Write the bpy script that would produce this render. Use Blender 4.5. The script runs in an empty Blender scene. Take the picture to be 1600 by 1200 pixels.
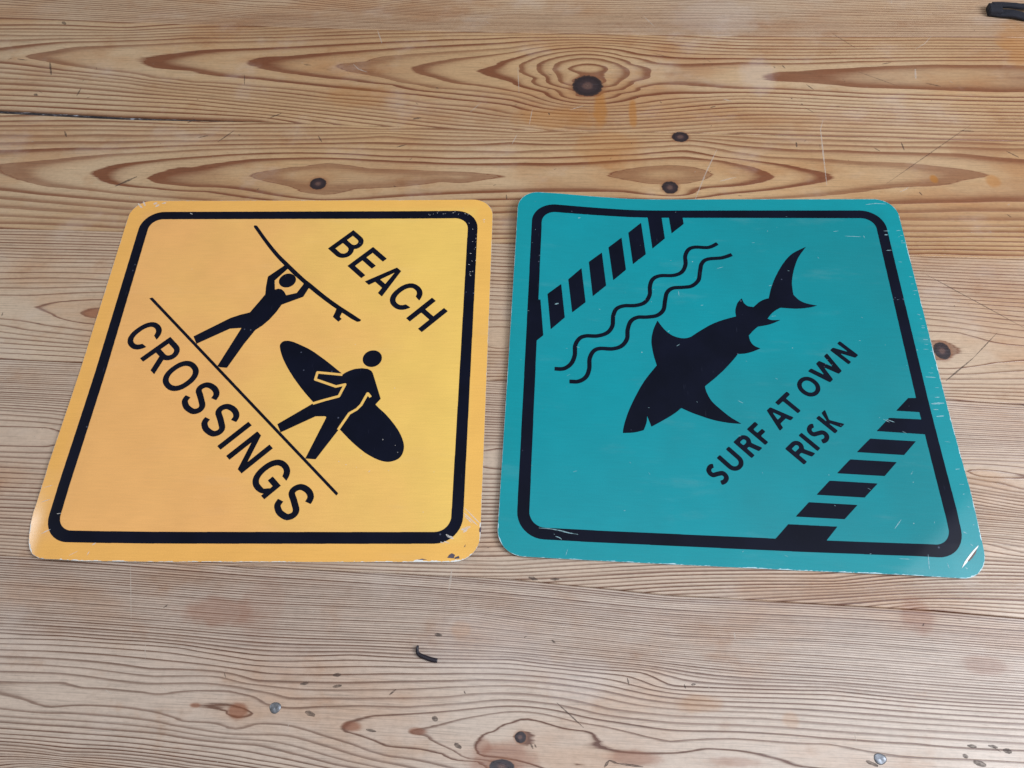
import bpy, bmesh, math, random
import numpy as np
from mathutils import Matrix, Vector
from mathutils.geometry import tessellate_polygon

scene = bpy.context.scene
COL = scene.collection
random.seed(7)

# ------------------------------------------------------------------ camera
cam_data = bpy.data.cameras.new("camera")
cam = bpy.data.objects.new("camera", cam_data)
COL.objects.link(cam)
cam_data.sensor_fit = 'HORIZONTAL'
cam_data.sensor_width = 36.0
cam_data.lens = 26.165
cam_data.clip_start = 0.02
cam_data.clip_end = 50.0
cam.matrix_world = Matrix(((0.998197, -0.027985, 0.053108, 0.0),
                           (0.049565, 0.883328, -0.466127, 0.0),
                           (-0.033868, 0.467919, 0.883122, 0.46566),
                           (0, 0, 0, 1)))
scene.camera = cam

# ------------------------------------------------------------------ light: a room with a big window to the right, a pale ceiling and an added, unseen lamp at the left
world = bpy.data.worlds.new("World")
scene.world = world
world.use_nodes = True
wb = world.node_tree.nodes["Background"]
wb.inputs[0].default_value = (1.0, 0.93, 0.85, 1)
wb.inputs[1].default_value = 0.24

def area(name, loc, target, sx, sy, power, colour):
    d = bpy.data.lights.new(name, 'AREA')
    d.shape = 'RECTANGLE'
    d.size, d.size_y = sx, sy
    d.energy = power
    d.color = colour
    o = bpy.data.objects.new(name, d)
    COL.objects.link(o)
    o.location = loc
    o.rotation_euler = (Vector(target) - Vector(loc)).to_track_quat('-Z', 'Y').to_euler()
    return o

area("window_light", (1.35, 0.06, 1.15), (0.05, 0.25, 0), 0.75, 0.75, 27, (0.88, 0.92, 1.0))
area("ceiling_window_light", (0.55, 0.10, 1.60), (0.55, 0.101, 0), 1.5, 0.6, 12, (0.80, 0.87, 1.0))
area("left_glint_fill", (-2.3, 0.58, 0.80), (-0.2, 0.25, 0), 0.42, 0.42, 13, (0.90, 0.94, 1.0))  # added for a corner glint and some fill, no such source in view

scene.view_settings.view_transform = 'Standard'
scene.view_settings.look = 'None'
scene.view_settings.exposure = 0.0
scene.view_settings.gamma = 1.0
scene.view_settings.use_curve_mapping = False
scene.render.resolution_x, scene.render.resolution_y = 1024, 768

# ------------------------------------------------------------------ measured shapes (tenths or hundredths of a millimetre)
DATA = {
'dark': [[[-48349,57700],[-47609,55946],210],[[-51722,58123],[-50709,57951],126],[[-44204,53167],[-44140,54262],137],[[-37263,42397],[-35694,43501],210],[[-43840,48720],[-43426,48023],168],[[-48358,53375],[-47932,53212],294],[[-32940,49889],[-32363,50372],168],[[-29658,47606],[-28496,49008],126],[[-25611,50616],[-24681,51184],126],[[-29149,56105],[-28867,54832],82],[[-12826,50619],[-12107,50785],168],[[-23813,57531],[-23133,57450],110],[[-11175,54585],[-10935,54504],168],[[26555,43836],[34725,50543],60],[[27842,34854],[33760,30317],71],[[27332,25785],[29574,27646],110],[[29574,27646],[31770,29828],66],[[813,3896],[2363,2661],77],[[-8949,3853],[-8575,4182],110],[[-6322,2781],[-5978,2663],252],[[-10040,1968],[-9438,1897],168],[[-4916,1489],[-4499,1282],252],[[-13716,2736],[-13120,2561],294],[[-14289,4198],[-13808,4291],168],[[-12433,4779],[-11944,4837],210],[[-12330,4148],[-11811,4243],168],[[-6627,7363],[-6155,7310],210],[[4880,5431],[4981,5018],82],[[-1090,11016],[-527,10881],210],[[265,10953],[820,10977],168],[[434,7343],[667,7171],110],[[-616,1698],[-463,1446],110],[[-399,1676],[-285,1519],110],[[3504,713],[3791,1075],147],[[3791,1075],[4249,939],126],[[4249,939],[5657,850],110],[[23498,2769],[24003,2730],210],[[24643,2824],[25139,2753],168],[[25384,2638],[25842,2565],252],[[23146,2276],[23435,2195],252],[[23659,1986],[24302,1830],336],[[17858,1733],[18473,1512],210],[[8558,5217],[8817,5264],137],[[8155,5233],[8215,4995],82],[[-49153,63523],[-48631,63141],336],[[19152,57605],[19246,57438],126],[[19908,57780],[20141,57361],110],[[21730,55313],[22252,54671],110],[[20188,53610],[20278,53452],126],[[32071,55572],[33243,55181],110],[[20975,52907],[21064,52751],168],[[21241,52441],[21918,51827],71],[[26427,56996],[29691,55146],55],[[28722,58015],[29537,58189],110],[[33679,49857],[34814,49799],126],[[28590,48459],[28670,47517],110],[[19962,48333],[19940,47747],137],[[26225,47769],[26682,47415],110],[[36853,47571],[37693,46873],110],[[28956,42999],[29138,42668],126],[[-938,51551],[-818,51239],126],[[13133,52346],[13586,52509],126],[[8424,59324],[10141,58730],55],[[24954,62143],[26911,59960],55],[[-4143,42105],[-4062,41560],110],[[-20913,48496],[-20444,47741],110],[[-31502,48115],[-30700,48358],110],[[-13831,47237],[-13035,47549],110]],
'white': [[[22555,50990],[22180,49850],[22016,47198],[21800,43545],120],[[11135,41854],[12209,44760],[13296,47354],108],[[13284,43872],[14613,44312],120],[[-3899,57340],[-3631,54003],72],[[-2563,50052],[-2357,52008],78],[[-17538,62322],[-16864,60500],108],[[-19188,57653],[-18605,56966],[-17709,56545],120],[[7719,64543],[8744,62978],72],[[33786,61741],[33020,60775],[32014,59991],78],[[31496,57369],[31291,56052],180],[[-5923,11295],[-5950,10694],[-6000,9904],150],[[-26555,10853],[-25490,7405],60],[[-24211,6065],[-23950,5155],60],[[11275,8263],[11312,7825],96],[[17462,3122],[17499,2703],84],[[27451,42971],[27955,43250],[28259,43526],90],[[-6932,52753],[-7811,51547],72],[[904,51888],[2132,52456],72],[[14319,53387],[15018,53157],120],[[-22637,3707],[-22101,3451],84],[[-25847,3347],[-25387,3123],84],[[-14588,1584],[-14548,2155],60],[[-3951,47758],[-3566,48892],78],[[6807,7262],[6939,6835],60]],
'knots': [[0.0246,0.5496,0.0137,0.0133],[0.1034,0.4879,0.007,0.006],[0.092,0.4311,0.0067,0.0066],[-0.1996,0.43,0.007,0.0065],[0.2759,0.2821,0.0058,0.0071],[-0.0121,0.02,0.0033,0.003],[-0.0217,0.0046,0.0071,0.0038]],
'stains': [[0.0359,0.5208,0.0067,0.0273,0.8,0],[0.0641,0.5148,0.0039,0.019,0.8,0],[0.4171,0.6065,0.0251,0.0365,0.6,0],[-0.002,0.5086,0.0389,0.0141,0.5,0],[0.0421,0.4736,0.0296,0.0225,0.35,0],[0.3039,0.4438,0.0035,0.0042,1.2,0],[0.3502,0.4426,0.0065,0.0071,0.6,0],[-0.2005,0.0814,0.028,0.0095,0.55,1],[0.2215,0.097,0.0105,0.0116,0.6,1],[0.0904,0.0421,0.0145,0.0055,0.6,0],[0.14,0.0361,0.0057,0.0047,0.5,0],[0.0514,0.0124,0.0177,0.0045,0.7,1],[0.1077,0.0135,0.0175,0.0029,0.5,1],[0.2551,0.0704,0.0145,0.0066,0.45,1],[-0.0506,0.0766,0.007,0.006,0.5,0],[-0.0219,0.0072,0.0214,0.0116,0.8,1],[0.3483,0.4812,0.0283,0.0166,0.35,1],[0.2791,0.1872,0.0163,0.0064,0.4,0],[-0.1809,0.5344,0.0349,0.0167,0.3,0],[0.1767,0.5642,0.0169,0.0254,0.5,2],[-0.0345,0.068,0.042,0.0224,0.35,2],[0.1463,0.6456,0.0477,0.0284,0.35,2],[0.019,0.0526,0.0223,0.0142,0.3,2],[-0.1745,0.0845,0.016,0.024,0.2,1],[-0.1769,0.0255,0.0068,0.0049,1,1],[-0.2026,0.0277,0.0042,0.0018,0.9,1],[-0.1095,0.0209,0.0063,0.003,1,1],[-0.0709,0.0201,0.0059,0.0023,0.9,1],[-0.3512,0.297,0.009,0.0049,1,1],[-0.0328,0.0147,0.0051,0.0046,0.6,1]],
'ys': [[[13831,-11509],[14955,-12625],73],[[13805,-11855],[14709,-12667],92],[[13855,-12027],[14374,-12540],73],[[13691,-12965],[14259,-12753],184],[[13822,-13133],[14058,-12880],184],[[12717,-13261],[12976,-13470],138],[[12889,-13386],[13227,-13553],161],[[12377,-13763],[12628,-13845],92],[[12621,-13721],[12955,-13845],82],[[-13647,-13391],[-13128,-13097],73],[[-10123,-14113],[-9924,-13942],92],[[-14438,-11231],[-13786,-11040],55],[[-14520,-10212],[-13917,-10052],41],[[-13020,-12061],[-12732,-12016],55],[[-11399,-14803],[-10915,-14503],41],[[-10265,-14781],[-10183,-14490],46],[[-14494,14696],[-14046,14208],184],[[-14111,14897],[-13827,14410],184],[[-13174,14606],[-12882,14739],230],[[-12944,14328],[-12669,14530],184],[[-12486,14664],[-12123,14728],161],[[14262,12480],[14415,12542],92],[[14269,12285],[14423,12282],73],[[-9879,13601],[-9635,13462],73]],
'ts': [[[-12380,-13088],[-11726,-13094],[-11029,-13182],[-10415,-13316],[-9885,-13372],73],[[-11304,-13572],[-11058,-13642],[-10893,-13757],55],[[12487,14411],[13306,14564],[14090,14517],73],[[13469,11793],[13907,11804],55],[[13452,11414],[13695,11421],92],[[13330,9893],[13719,9934],69],[[10417,11206],[11623,11177],46],[[11838,11308],[11894,11059],59],[[9603,11625],[10003,11699],46],[[14024,-3173],[14889,-3090],138],[[14156,-4143],[14676,-4074],101],[[14059,-3612],[14399,-3599],69],[[14057,-1083],[14743,-1108],73],[[-11838,4039],[-11554,4142],128],[[-10239,12268],[-10037,12348],92],[[11608,-13714],[11531,-14645],59],[[12695,-14195],[12759,-14499],46],[[9909,-12157],[10410,-11555],55],[[10597,-4472],[10977,-4698],46],[[14075,-12173],[14296,-12279],73],[[14364,-12916],[14502,-13025],59],[[13763,-14396],[13909,-14463],92],[[-2624,5629],[-2597,5224],46],[[375,7789],[870,7984],36],[[-2997,813],[-2760,982],36],[[1003,-3420],[1335,-3605],46],[[-10629,-14767],[-10516,-14354],36],[[9788,-14069],[10579,-14079],36],[[10767,-4466],[11316,-4686],55]],
'ychip': [[[12885,-14770],[12996,-14586],[13153,-14483],[13362,-14585],[13292,-14810]],[[13370,-14749],[13608,-14646],[13657,-14809],[13335,-14850]],[[14841,-12879],[14959,-12731],[14952,-13132],[14848,-13090]],[[10986,-14910],[11306,-14836],[11636,-14912]],[[13907,-14091],[14001,-13905],[13987,-14050]]],
'tslitw': [[[13535,-14450],[13789,-14048],[14145,-13636],[14493,-13281],[14856,-12961],[14812,-13083],[14507,-13417],[14204,-13749],[13895,-14118]]],
'tslitb': [[[14005,-13956],[14299,-13664],[14603,-13332],[14759,-13145],[14573,-13490],[14317,-13780],[14054,-14010]]],
'specky': [[[9304,13306],[13715,13412]],[[13223,11466],[13764,5324]]],
'nail': [[-0.1552,0.0286,0.0034,0.0031],[0.1864,0.0187,0.0035,0.0029]],
'cord': [[-7541,6641],[-7558,6439],[-7519,6259],[-7390,6137],[-7149,6040],[-6832,5946],[-6557,5886],[-6306,5861]],
'strap1': [[39550,64946],[40475,64720],[41569,64496],[42645,64227],[44273,63917],[46444,63566]],
'strap2': [[39846,65452],[40772,65453],[41754,65226],[42458,65273],[43544,65459],[45321,65646],[46939,65283]],
'seam': [[[-5573,6408],[-2952,6293],[-466,6210],[1676,6175],[3973,6168]],[[-5074,5111],[-3854,5041],[-2678,5013],[-1754,4978],[-654,4946],[149,4938],[1037,4928],[1772,4912],[2825,4889],[3857,4868]],[[-4556,3768],[-3471,3758],[-342,3705],[2833,3654],[3537,3646]],[[-4086,2547],[-3445,2534],[2714,2429],[3213,2411]],[[-3529,1099],[-855,1091],[-212,1085],[771,1029],[1561,1017],[2311,1004],[2839,982]]],
'rings': [[-1115,1282,0,-590,1259,0,-93,1242,0,335,1235,0,795,1234,0,-1127,1313,50,-1134,1333,70,-597,1291,90,-604,1322,140,-543,1338,160,-95,1285,140,-96,1303,180,-72,1323,210,-61,1358,240,-224,1338,240,268,1278,120,270,1312,190,296,1338,250,803,1269,70,812,1305,140,820,1339,200,-1235,1282,0,-1395,1282,0,-1635,1282,0,915,1234,0,1075,1234,0,1315,1234,0,-1247,1313,50,-1407,1313,50,-1647,1313,50,-1254,1333,70,-1414,1333,70,-1654,1333,70,923,1269,70,1083,1269,70,1323,1269,70,932,1305,140,1092,1305,140,1332,1305,140,940,1339,200,1100,1339,200,1340,1339,200],[-1115,1282,-60,-849,1269,-60,-590,1259,-40,-314,1248,-10,-93,1242,0,49,1239,10,170,1238,0,335,1235,-10,567,1233,-10,795,1234,-10,-1015,1022,-90,-771,1009,-90,-536,1004,-90,-305,995,-60,-81,990,-40,49,989,-20,312,985,-50,565,979,-50,772,975,-50,-1080,1193,0,-1008,1206,0,-959,1212,0,-833,1217,0,-709,1226,0,-1064,1150,0,-998,1141,0,-931,1130,0,-802,1113,0,-675,1094,0,-1095,1232,-20,-838,1233,-20,-1054,1123,-20,-925,1112,-20,-797,1096,-20,-1104,1255,-45,-843,1250,-45,-1033,1070,-55,-908,1063,-55,-785,1056,-55,-664,1049,-55,-1017,1170,10,-973,1185,10,-935,1196,10,-879,1200,10,-779,1206,10,-705,1212,10,-581,1216,10,-458,1222,10,-336,1229,10,-1006,1164,10,-937,1147,10,-857,1132,10,-753,1112,10,-677,1101,10,-554,1090,10,-403,1070,10,-226,1049,10,-83,1026,10,-776,1159,20,-728,1179,20,-669,1190,20,-577,1196,20,-516,1200,20,-419,1208,20,-334,1214,20,-213,1223,20,-93,1229,20,-761,1140,20,-685,1132,20,-559,1110,20,-406,1088,20,-257,1072,20,-84,1046,20,-575,1152,30,-553,1169,30,-505,1173,30,-391,1188,30,-332,1194,30,-212,1205,30,-92,1215,30,-554,1143,30,-471,1123,30,-379,1109,30,-305,1098,30,-200,1077,30,-84,1060,30,-404,1151,40,-357,1160,40,-333,1174,40,-270,1182,40,-210,1189,40,-91,1201,40,-387,1132,40,-352,1124,40,-290,1104,40,-230,1090,40,-85,1072,40,-275,1142,50,-252,1154,50,-194,1170,50,-91,1188,50,-264,1128,50,-233,1117,50,-188,1102,50,-85,1083,50,-156,1136,60,-118,1153,60,-84,1173,60,-20,1196,60,51,1203,60,99,1198,60,145,1185,60,-132,1121,60,-87,1106,60,-28,1079,60,29,1054,60,80,1053,60,142,1071,60,254,1080,60,-920,1170,15,-654,1156,26,-470,1149,36,-313,1143,46,-194,1137,56,-72,1143,70,-60,1164,70,-19,1184,70,28,1192,70,69,1191,70,112,1179,70,170,1161,70,242,1158,70,328,1163,70,442,1162,70,527,1167,70,668,1171,70,779,1172,70,-68,1130,70,-47,1118,70,-11,1089,70,29,1063,70,80,1065,70,110,1079,70,142,1094,70,168,1102,70,244,1100,70,322,1094,70,432,1090,70,541,1082,70,756,1076,70,-42,1152,80,-31,1164,80,-7,1175,80,46,1184,80,92,1177,80,127,1157,80,-27,1122,80,2,1094,80,29,1073,80,69,1073,80,114,1090,80,131,1110,80,-11,1147,90,1,1163,90,40,1173,90,75,1170,90,106,1157,90,123,1128,90,99,1100,90,-6,1122,90,11,1102,90,13,1144,100,28,1154,100,51,1158,100,75,1153,100,86,1140,100,80,1126,100,51,1144,108,49,1109,110,257,1129,75,189,1132,73,370,1125,80,401,1136,80,439,1138,80,462,1143,80,524,1148,80,581,1154,80,666,1159,80,776,1158,80,380,1116,80,463,1110,80,517,1101,80,598,1097,80,679,1093,80,759,1090,80,615,1126,85,702,1125,85,811,1126,83,332,1200,30,561,1201,30,787,1202,30,317,1038,10,532,1032,10,743,1024,10,320,1068,40,-1235,1282,-60,-1395,1282,-60,-1635,1282,-60,915,1234,-10,1075,1234,-10,1315,1234,-10,-1135,1022,-90,-1295,1022,-90,-1535,1022,-90,892,975,-50,1052,975,-50,1292,975,-50,-1200,1193,0,-1360,1193,0,-1600,1193,0,-1184,1150,0,-1344,1150,0,-1584,1150,0,-1215,1232,-20,-1375,1232,-20,-1615,1232,-20,-1174,1123,-20,-1334,1123,-20,-1574,1123,-20,-1224,1255,-45,-1384,1255,-45,-1624,1255,-45,-1153,1070,-55,-1313,1070,-55,-1553,1070,-55,899,1172,70,1059,1172,70,1299,1172,70,876,1076,70,1036,1076,70,1276,1076,70,896,1158,80,1056,1158,80,1296,1158,80,879,1090,80,1039,1090,80,1279,1090,80,931,1126,83,1091,1126,83,1331,1126,83,907,1202,30,1067,1202,30,1307,1202,30,863,1024,10,1023,1024,10,1263,1024,10],[-1010,1011,-60,-628,1000,-60,-305,991,-45,-58,986,-45,207,985,-30,354,982,-26,565,976,-26,771,972,-26,-1001,987,-40,-625,989,-40,-997,976,-30,-623,981,-30,-993,965,-20,-806,969,-20,-621,972,-20,-986,946,-10,-800,951,-10,-617,956,-10,-302,972,-10,-978,927,0,-898,932,0,-841,935,0,-772,936,0,-614,946,0,-457,951,0,-300,956,0,-79,960,0,84,961,0,175,966,0,225,969,0,289,959,0,351,953,0,468,950,0,572,946,0,662,945,0,711,937,0,761,933,0,352,964,-10,470,962,-10,574,960,-10,665,960,-10,767,958,-10,-948,885,10,-943,895,10,-910,899,10,-866,907,10,-801,917,10,-768,921,10,-612,935,10,-455,941,10,-298,940,10,-78,937,10,97,946,10,175,953,10,223,957,10,288,943,10,349,932,10,453,928,10,504,924,10,567,922,10,616,914,10,654,908,10,688,896,10,649,888,10,611,875,10,570,872,10,519,867,10,441,852,10,339,841,10,-943,878,10,-933,869,10,-894,855,10,-862,846,10,-795,839,10,-697,828,10,-799,877,20,-789,886,20,-760,897,20,-717,905,20,-608,919,20,-453,930,20,-296,925,20,-186,922,20,-25,925,20,132,935,20,213,945,20,270,931,20,370,917,20,403,908,20,450,886,20,398,870,20,364,863,20,263,847,20,229,840,20,-782,866,20,-746,851,20,-677,844,20,-588,838,20,-690,868,30,-676,879,30,-646,892,30,-624,892,30,-579,903,30,-520,913,30,-448,917,30,-376,918,30,-304,915,30,-232,912,30,-55,912,30,27,913,30,132,923,30,215,930,30,269,923,30,319,909,30,350,887,30,333,877,30,298,868,30,238,862,30,224,855,30,163,845,30,113,851,30,28,851,30,-53,848,30,-156,843,30,-258,835,30,-315,828,30,-670,856,30,-612,849,30,-522,844,30,-456,831,30,-390,824,30,-522,876,40,-478,890,40,-426,898,40,-388,906,40,-319,896,40,-265,894,40,-194,891,40,-124,887,40,-90,881,40,-123,873,40,-164,866,40,-192,868,40,-260,857,40,-337,851,40,-359,842,40,-383,836,40,-423,841,40,-442,852,40,-472,860,40,90,885,40,117,899,40,145,906,40,186,910,40,227,906,40,253,891,40,232,878,40,208,871,40,185,850,40,164,870,40,131,876,40,-370,882,46,-432,881,46,-236,876,44,-161,878,44,178,891,44,-12,881,36,41,882,36,293,889,36,-563,874,35,-731,876,25,-864,883,15,570,894,15,390,888,26,729,886,5,-943,836,0,-864,826,0,-788,819,0,-693,812,0,-386,801,0,-72,804,0,185,818,0,388,827,0,550,834,0,638,838,0,737,843,0,-935,816,-10,-821,806,-10,-711,797,-10,-71,787,-10,634,820,-10,732,822,-10,-928,797,-20,-713,786,-20,-921,779,-30,-711,771,-30,-915,763,-40,-707,758,-40,-911,754,-50,-694,750,-50,-68,741,-60,581,801,-20,727,804,-20,574,767,-50,718,770,-50,567,731,-95,707,729,-95,-1130,1011,-60,-1290,1011,-60,-1530,1011,-60,891,972,-26,1051,972,-26,1291,972,-26,-1121,987,-40,-1281,987,-40,-1521,987,-40,-1117,976,-30,-1277,976,-30,-1517,976,-30,-1113,965,-20,-1273,965,-20,-1513,965,-20,-1106,946,-10,-1266,946,-10,-1506,946,-10,-1098,927,0,-1258,927,0,-1498,927,0,881,933,0,1041,933,0,1281,933,0,887,958,-10,1047,958,-10,1287,958,-10,849,886,5,1009,886,5,1249,886,5,-1063,836,0,-1223,836,0,-1463,836,0,857,843,0,1017,843,0,1257,843,0,-1055,816,-10,-1215,816,-10,-1455,816,-10,852,822,-10,1012,822,-10,1252,822,-10,-1048,797,-20,-1208,797,-20,-1448,797,-20,-1041,779,-30,-1201,779,-30,-1441,779,-30,-1035,763,-40,-1195,763,-40,-1435,763,-40,-1031,754,-50,-1191,754,-50,-1431,754,-50,847,804,-20,1007,804,-20,1247,804,-20,838,770,-50,998,770,-50,1238,770,-50,827,729,-95,987,729,-95,1227,729,-95],[-911,754,-180,-694,752,-180,-889,697,-80,-699,697,-80,-882,678,-60,-704,680,-60,-873,654,-40,-702,656,-40,-866,637,-20,-698,644,-20,-861,624,-10,-810,625,-10,-700,633,-10,-797,602,0,-786,607,0,-762,613,0,-698,619,0,-790,599,0,-767,590,0,-745,581,0,-694,573,0,-720,593,10,-705,601,10,-651,606,10,-710,587,10,-642,577,10,-852,600,-4,-844,578,-10,-773,569,-10,-692,560,-10,-839,567,-20,-797,560,-20,-692,551,-20,-835,556,-30,-690,542,-30,-827,536,-50,-697,531,-50,-818,510,-80,-689,507,-80,-68,741,-200,-74,656,-70,-75,587,10,-78,549,10,-74,569,15,-70,497,-90,567,731,-210,707,729,-210,538,684,-120,693,676,-120,538,636,-50,680,625,-50,541,619,-20,674,602,-20,542,608,-10,605,600,-10,671,590,-10,545,597,0,581,596,0,625,581,0,667,576,0,534,564,10,555,580,10,570,565,10,548,549,10,620,564,6,664,563,6,551,534,0,616,545,0,661,552,0,550,525,-10,656,534,-10,547,504,-40,649,505,-40,543,486,-80,643,482,-80,-1031,754,-180,-1191,754,-180,-1431,754,-180,-1009,697,-80,-1169,697,-80,-1409,697,-80,-1002,678,-60,-1162,678,-60,-1402,678,-60,-993,654,-40,-1153,654,-40,-1393,654,-40,-986,637,-20,-1146,637,-20,-1386,637,-20,-981,624,-10,-1141,624,-10,-1381,624,-10,-972,600,-4,-1132,600,-4,-1372,600,-4,-964,578,-10,-1124,578,-10,-1364,578,-10,-959,567,-20,-1119,567,-20,-1359,567,-20,-955,556,-30,-1115,556,-30,-1355,556,-30,-947,536,-50,-1107,536,-50,-1347,536,-50,-938,510,-80,-1098,510,-80,-1338,510,-80,827,729,-210,987,729,-210,1227,729,-210,813,676,-120,973,676,-120,1213,676,-120,800,625,-50,960,625,-50,1200,625,-50,794,602,-20,954,602,-20,1194,602,-20,791,590,-10,951,590,-10,1191,590,-10,787,576,0,947,576,0,1187,576,0,784,563,6,944,563,6,1184,563,6,781,552,0,941,552,0,1181,552,0,776,534,-10,936,534,-10,1176,534,-10,769,505,-40,929,505,-40,1169,505,-40,763,482,-80,923,482,-80,1163,482,-80],[-817,509,-268,-689,507,-268,-786,427,-30,-709,424,-30,-780,412,-10,-703,409,-10,-776,402,0,-706,402,0,-770,387,4,-705,388,4,-764,371,0,-700,372,0,-755,348,-30,-728,277,-142,-706,220,-268,-65,497,-268,-64,393,0,-62,361,0,-58,278,-155,-42,217,-268,-368,219,-268,-369,225,-230,-51,233,-230,543,486,-292,643,482,-292,548,438,-142,631,436,-142,548,403,-30,622,403,-30,546,393,-10,619,390,-10,544,383,0,585,384,0,616,379,0,567,377,4,545,371,-10,580,366,-10,610,358,-10,539,343,-68,604,333,-68,537,285,-242,588,274,-242,462,201,-418,568,196,-418,312,203,-368,350,233,-292,154,206,-330,156,235,-268,-937,509,-268,-1097,509,-268,-1337,509,-268,-906,427,-30,-1066,427,-30,-1306,427,-30,-900,412,-10,-1060,412,-10,-1300,412,-10,-896,402,0,-1056,402,0,-1296,402,0,-890,387,4,-1050,387,4,-1290,387,4,-884,371,0,-1044,371,0,-1284,371,0,-875,348,-30,-1035,348,-30,-1275,348,-30,-848,277,-142,-1008,277,-142,-1248,277,-142,-826,220,-268,-986,220,-268,-1226,220,-268,763,482,-292,923,482,-292,1163,482,-292,751,436,-142,911,436,-142,1151,436,-142,742,403,-30,902,403,-30,1142,403,-30,739,390,-10,899,390,-10,1139,390,-10,705,384,0,865,384,0,1105,384,0,736,379,0,896,379,0,1136,379,0,700,366,-10,860,366,-10,1100,366,-10,730,358,-10,890,358,-10,1130,358,-10,724,333,-68,884,333,-68,1124,333,-68,708,274,-242,868,274,-242,1108,274,-242,688,196,-418,848,196,-418,1088,196,-418],[-706,220,-388,-368,219,-416,-171,218,-430,-42,217,-444,154,206,-444,312,203,-430,462,201,-430,568,196,-430,-605,176,-248,-357,169,-248,-118,170,-248,-87,170,-248,-24,164,-248,152,153,-248,338,154,-248,555,146,-248,-670,126,-80,-588,126,-80,-482,124,-80,-346,115,-80,-229,120,-80,-38,123,-80,113,116,-80,-667,119,-70,-586,121,-70,-441,118,-70,-344,108,-70,-659,99,-40,-579,99,-40,-466,93,-40,-388,94,-40,-339,86,-40,-225,89,-40,-112,96,-40,-37,100,-40,75,93,-40,-656,91,-30,-576,91,-30,-464,85,-30,-386,88,-30,-330,81,-30,-223,81,-30,-111,89,-30,-36,94,-30,75,85,-30,-653,82,-20,-573,83,-20,-475,77,-20,-392,80,-20,-337,75,-20,-297,69,-20,-222,72,-20,-110,79,-20,-36,86,-20,75,75,-20,147,71,-20,-648,71,-10,-568,73,-10,-544,69,-10,-472,68,-10,-453,66,-10,-412,72,-10,-366,73,-10,-339,69,-10,-319,61,-10,-298,59,-10,-258,62,-10,-212,65,-10,-156,66,-10,-92,73,-10,-43,79,-10,-3,78,-10,75,68,-10,147,64,-10,-642,55,-10,-614,51,-10,-579,44,-10,-533,48,-10,-452,45,-10,-416,37,-10,-379,37,-10,-354,31,-10,-325,39,-10,-299,39,-10,-267,34,-10,-215,23,-10,-174,13,-10,-136,10,-10,-103,5,-10,-230,41,0,-213,50,0,-193,55,0,-142,60,0,-92,66,0,-46,72,0,-3,72,0,47,65,0,97,60,0,147,56,0,244,58,0,317,56,0,413,55,0,530,54,0,-226,36,0,-202,31,0,-176,23,0,-138,22,0,-110,18,0,-75,13,0,-154,40,10,-135,44,10,-115,49,10,-91,56,10,-53,64,10,-28,67,10,-3,66,10,39,59,10,82,54,10,-147,37,10,-132,36,10,-101,23,10,-80,15,10,-77,31,20,-72,38,20,-52,46,20,-35,55,20,-20,60,20,-2,58,20,23,52,20,53,50,20,-75,24,20,-65,18,20,-31,40,30,-24,46,30,-16,40,30,-24,33,30,-48,34,24,-180,42,5,-106,37,15,-527,62,-4,-448,56,-4,-278,48,-4,-356,58,0,-341,53,0,-352,44,0,-366,50,0,-354,51,5,-411,55,0,-399,56,0,-637,40,-20,-558,39,-20,-442,35,-20,-364,27,-20,-290,28,-20,-213,13,-20,-631,26,-40,-554,25,-40,-438,23,-40,-325,17,-40,-233,2,-40,-626,14,-60,-550,13,-60,-435,10,-60,-321,2,-60,-544,-2,-94,-393,-6,-94,-568,-21,-192,-389,-25,-164,-209,-16,-70,146,44,10,215,50,10,317,50,10,387,41,10,527,41,10,245,65,-10,319,64,-10,414,62,-10,532,61,-10,246,73,-20,396,69,-20,534,68,-20,149,103,-80,331,106,-80,543,100,-80,146,33,20,181,39,20,216,39,20,285,27,20,194,26,26,82,27,22,39,34,22,387,20,18,39,15,30,-826,220,-388,-986,220,-388,-1226,220,-388,688,196,-430,848,196,-430,1088,196,-430,675,146,-248,835,146,-248,1075,146,-248,-790,126,-80,-950,126,-80,-1190,126,-80,-787,119,-70,-947,119,-70,-1187,119,-70,-779,99,-40,-939,99,-40,-1179,99,-40,-776,91,-30,-936,91,-30,-1176,91,-30,-773,82,-20,-933,82,-20,-1173,82,-20,-768,71,-10,-928,71,-10,-1168,71,-10,-762,55,-10,-922,55,-10,-1162,55,-10,650,54,0,810,54,0,1050,54,0,-757,40,-20,-917,40,-20,-1157,40,-20,-751,26,-40,-911,26,-40,-1151,26,-40,-746,14,-60,-906,14,-60,-1146,14,-60,647,41,10,807,41,10,1047,41,10,652,61,-10,812,61,-10,1052,61,-10,654,68,-20,814,68,-20,1054,68,-20,663,100,-80,823,100,-80,1063,100,-80]],
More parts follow.
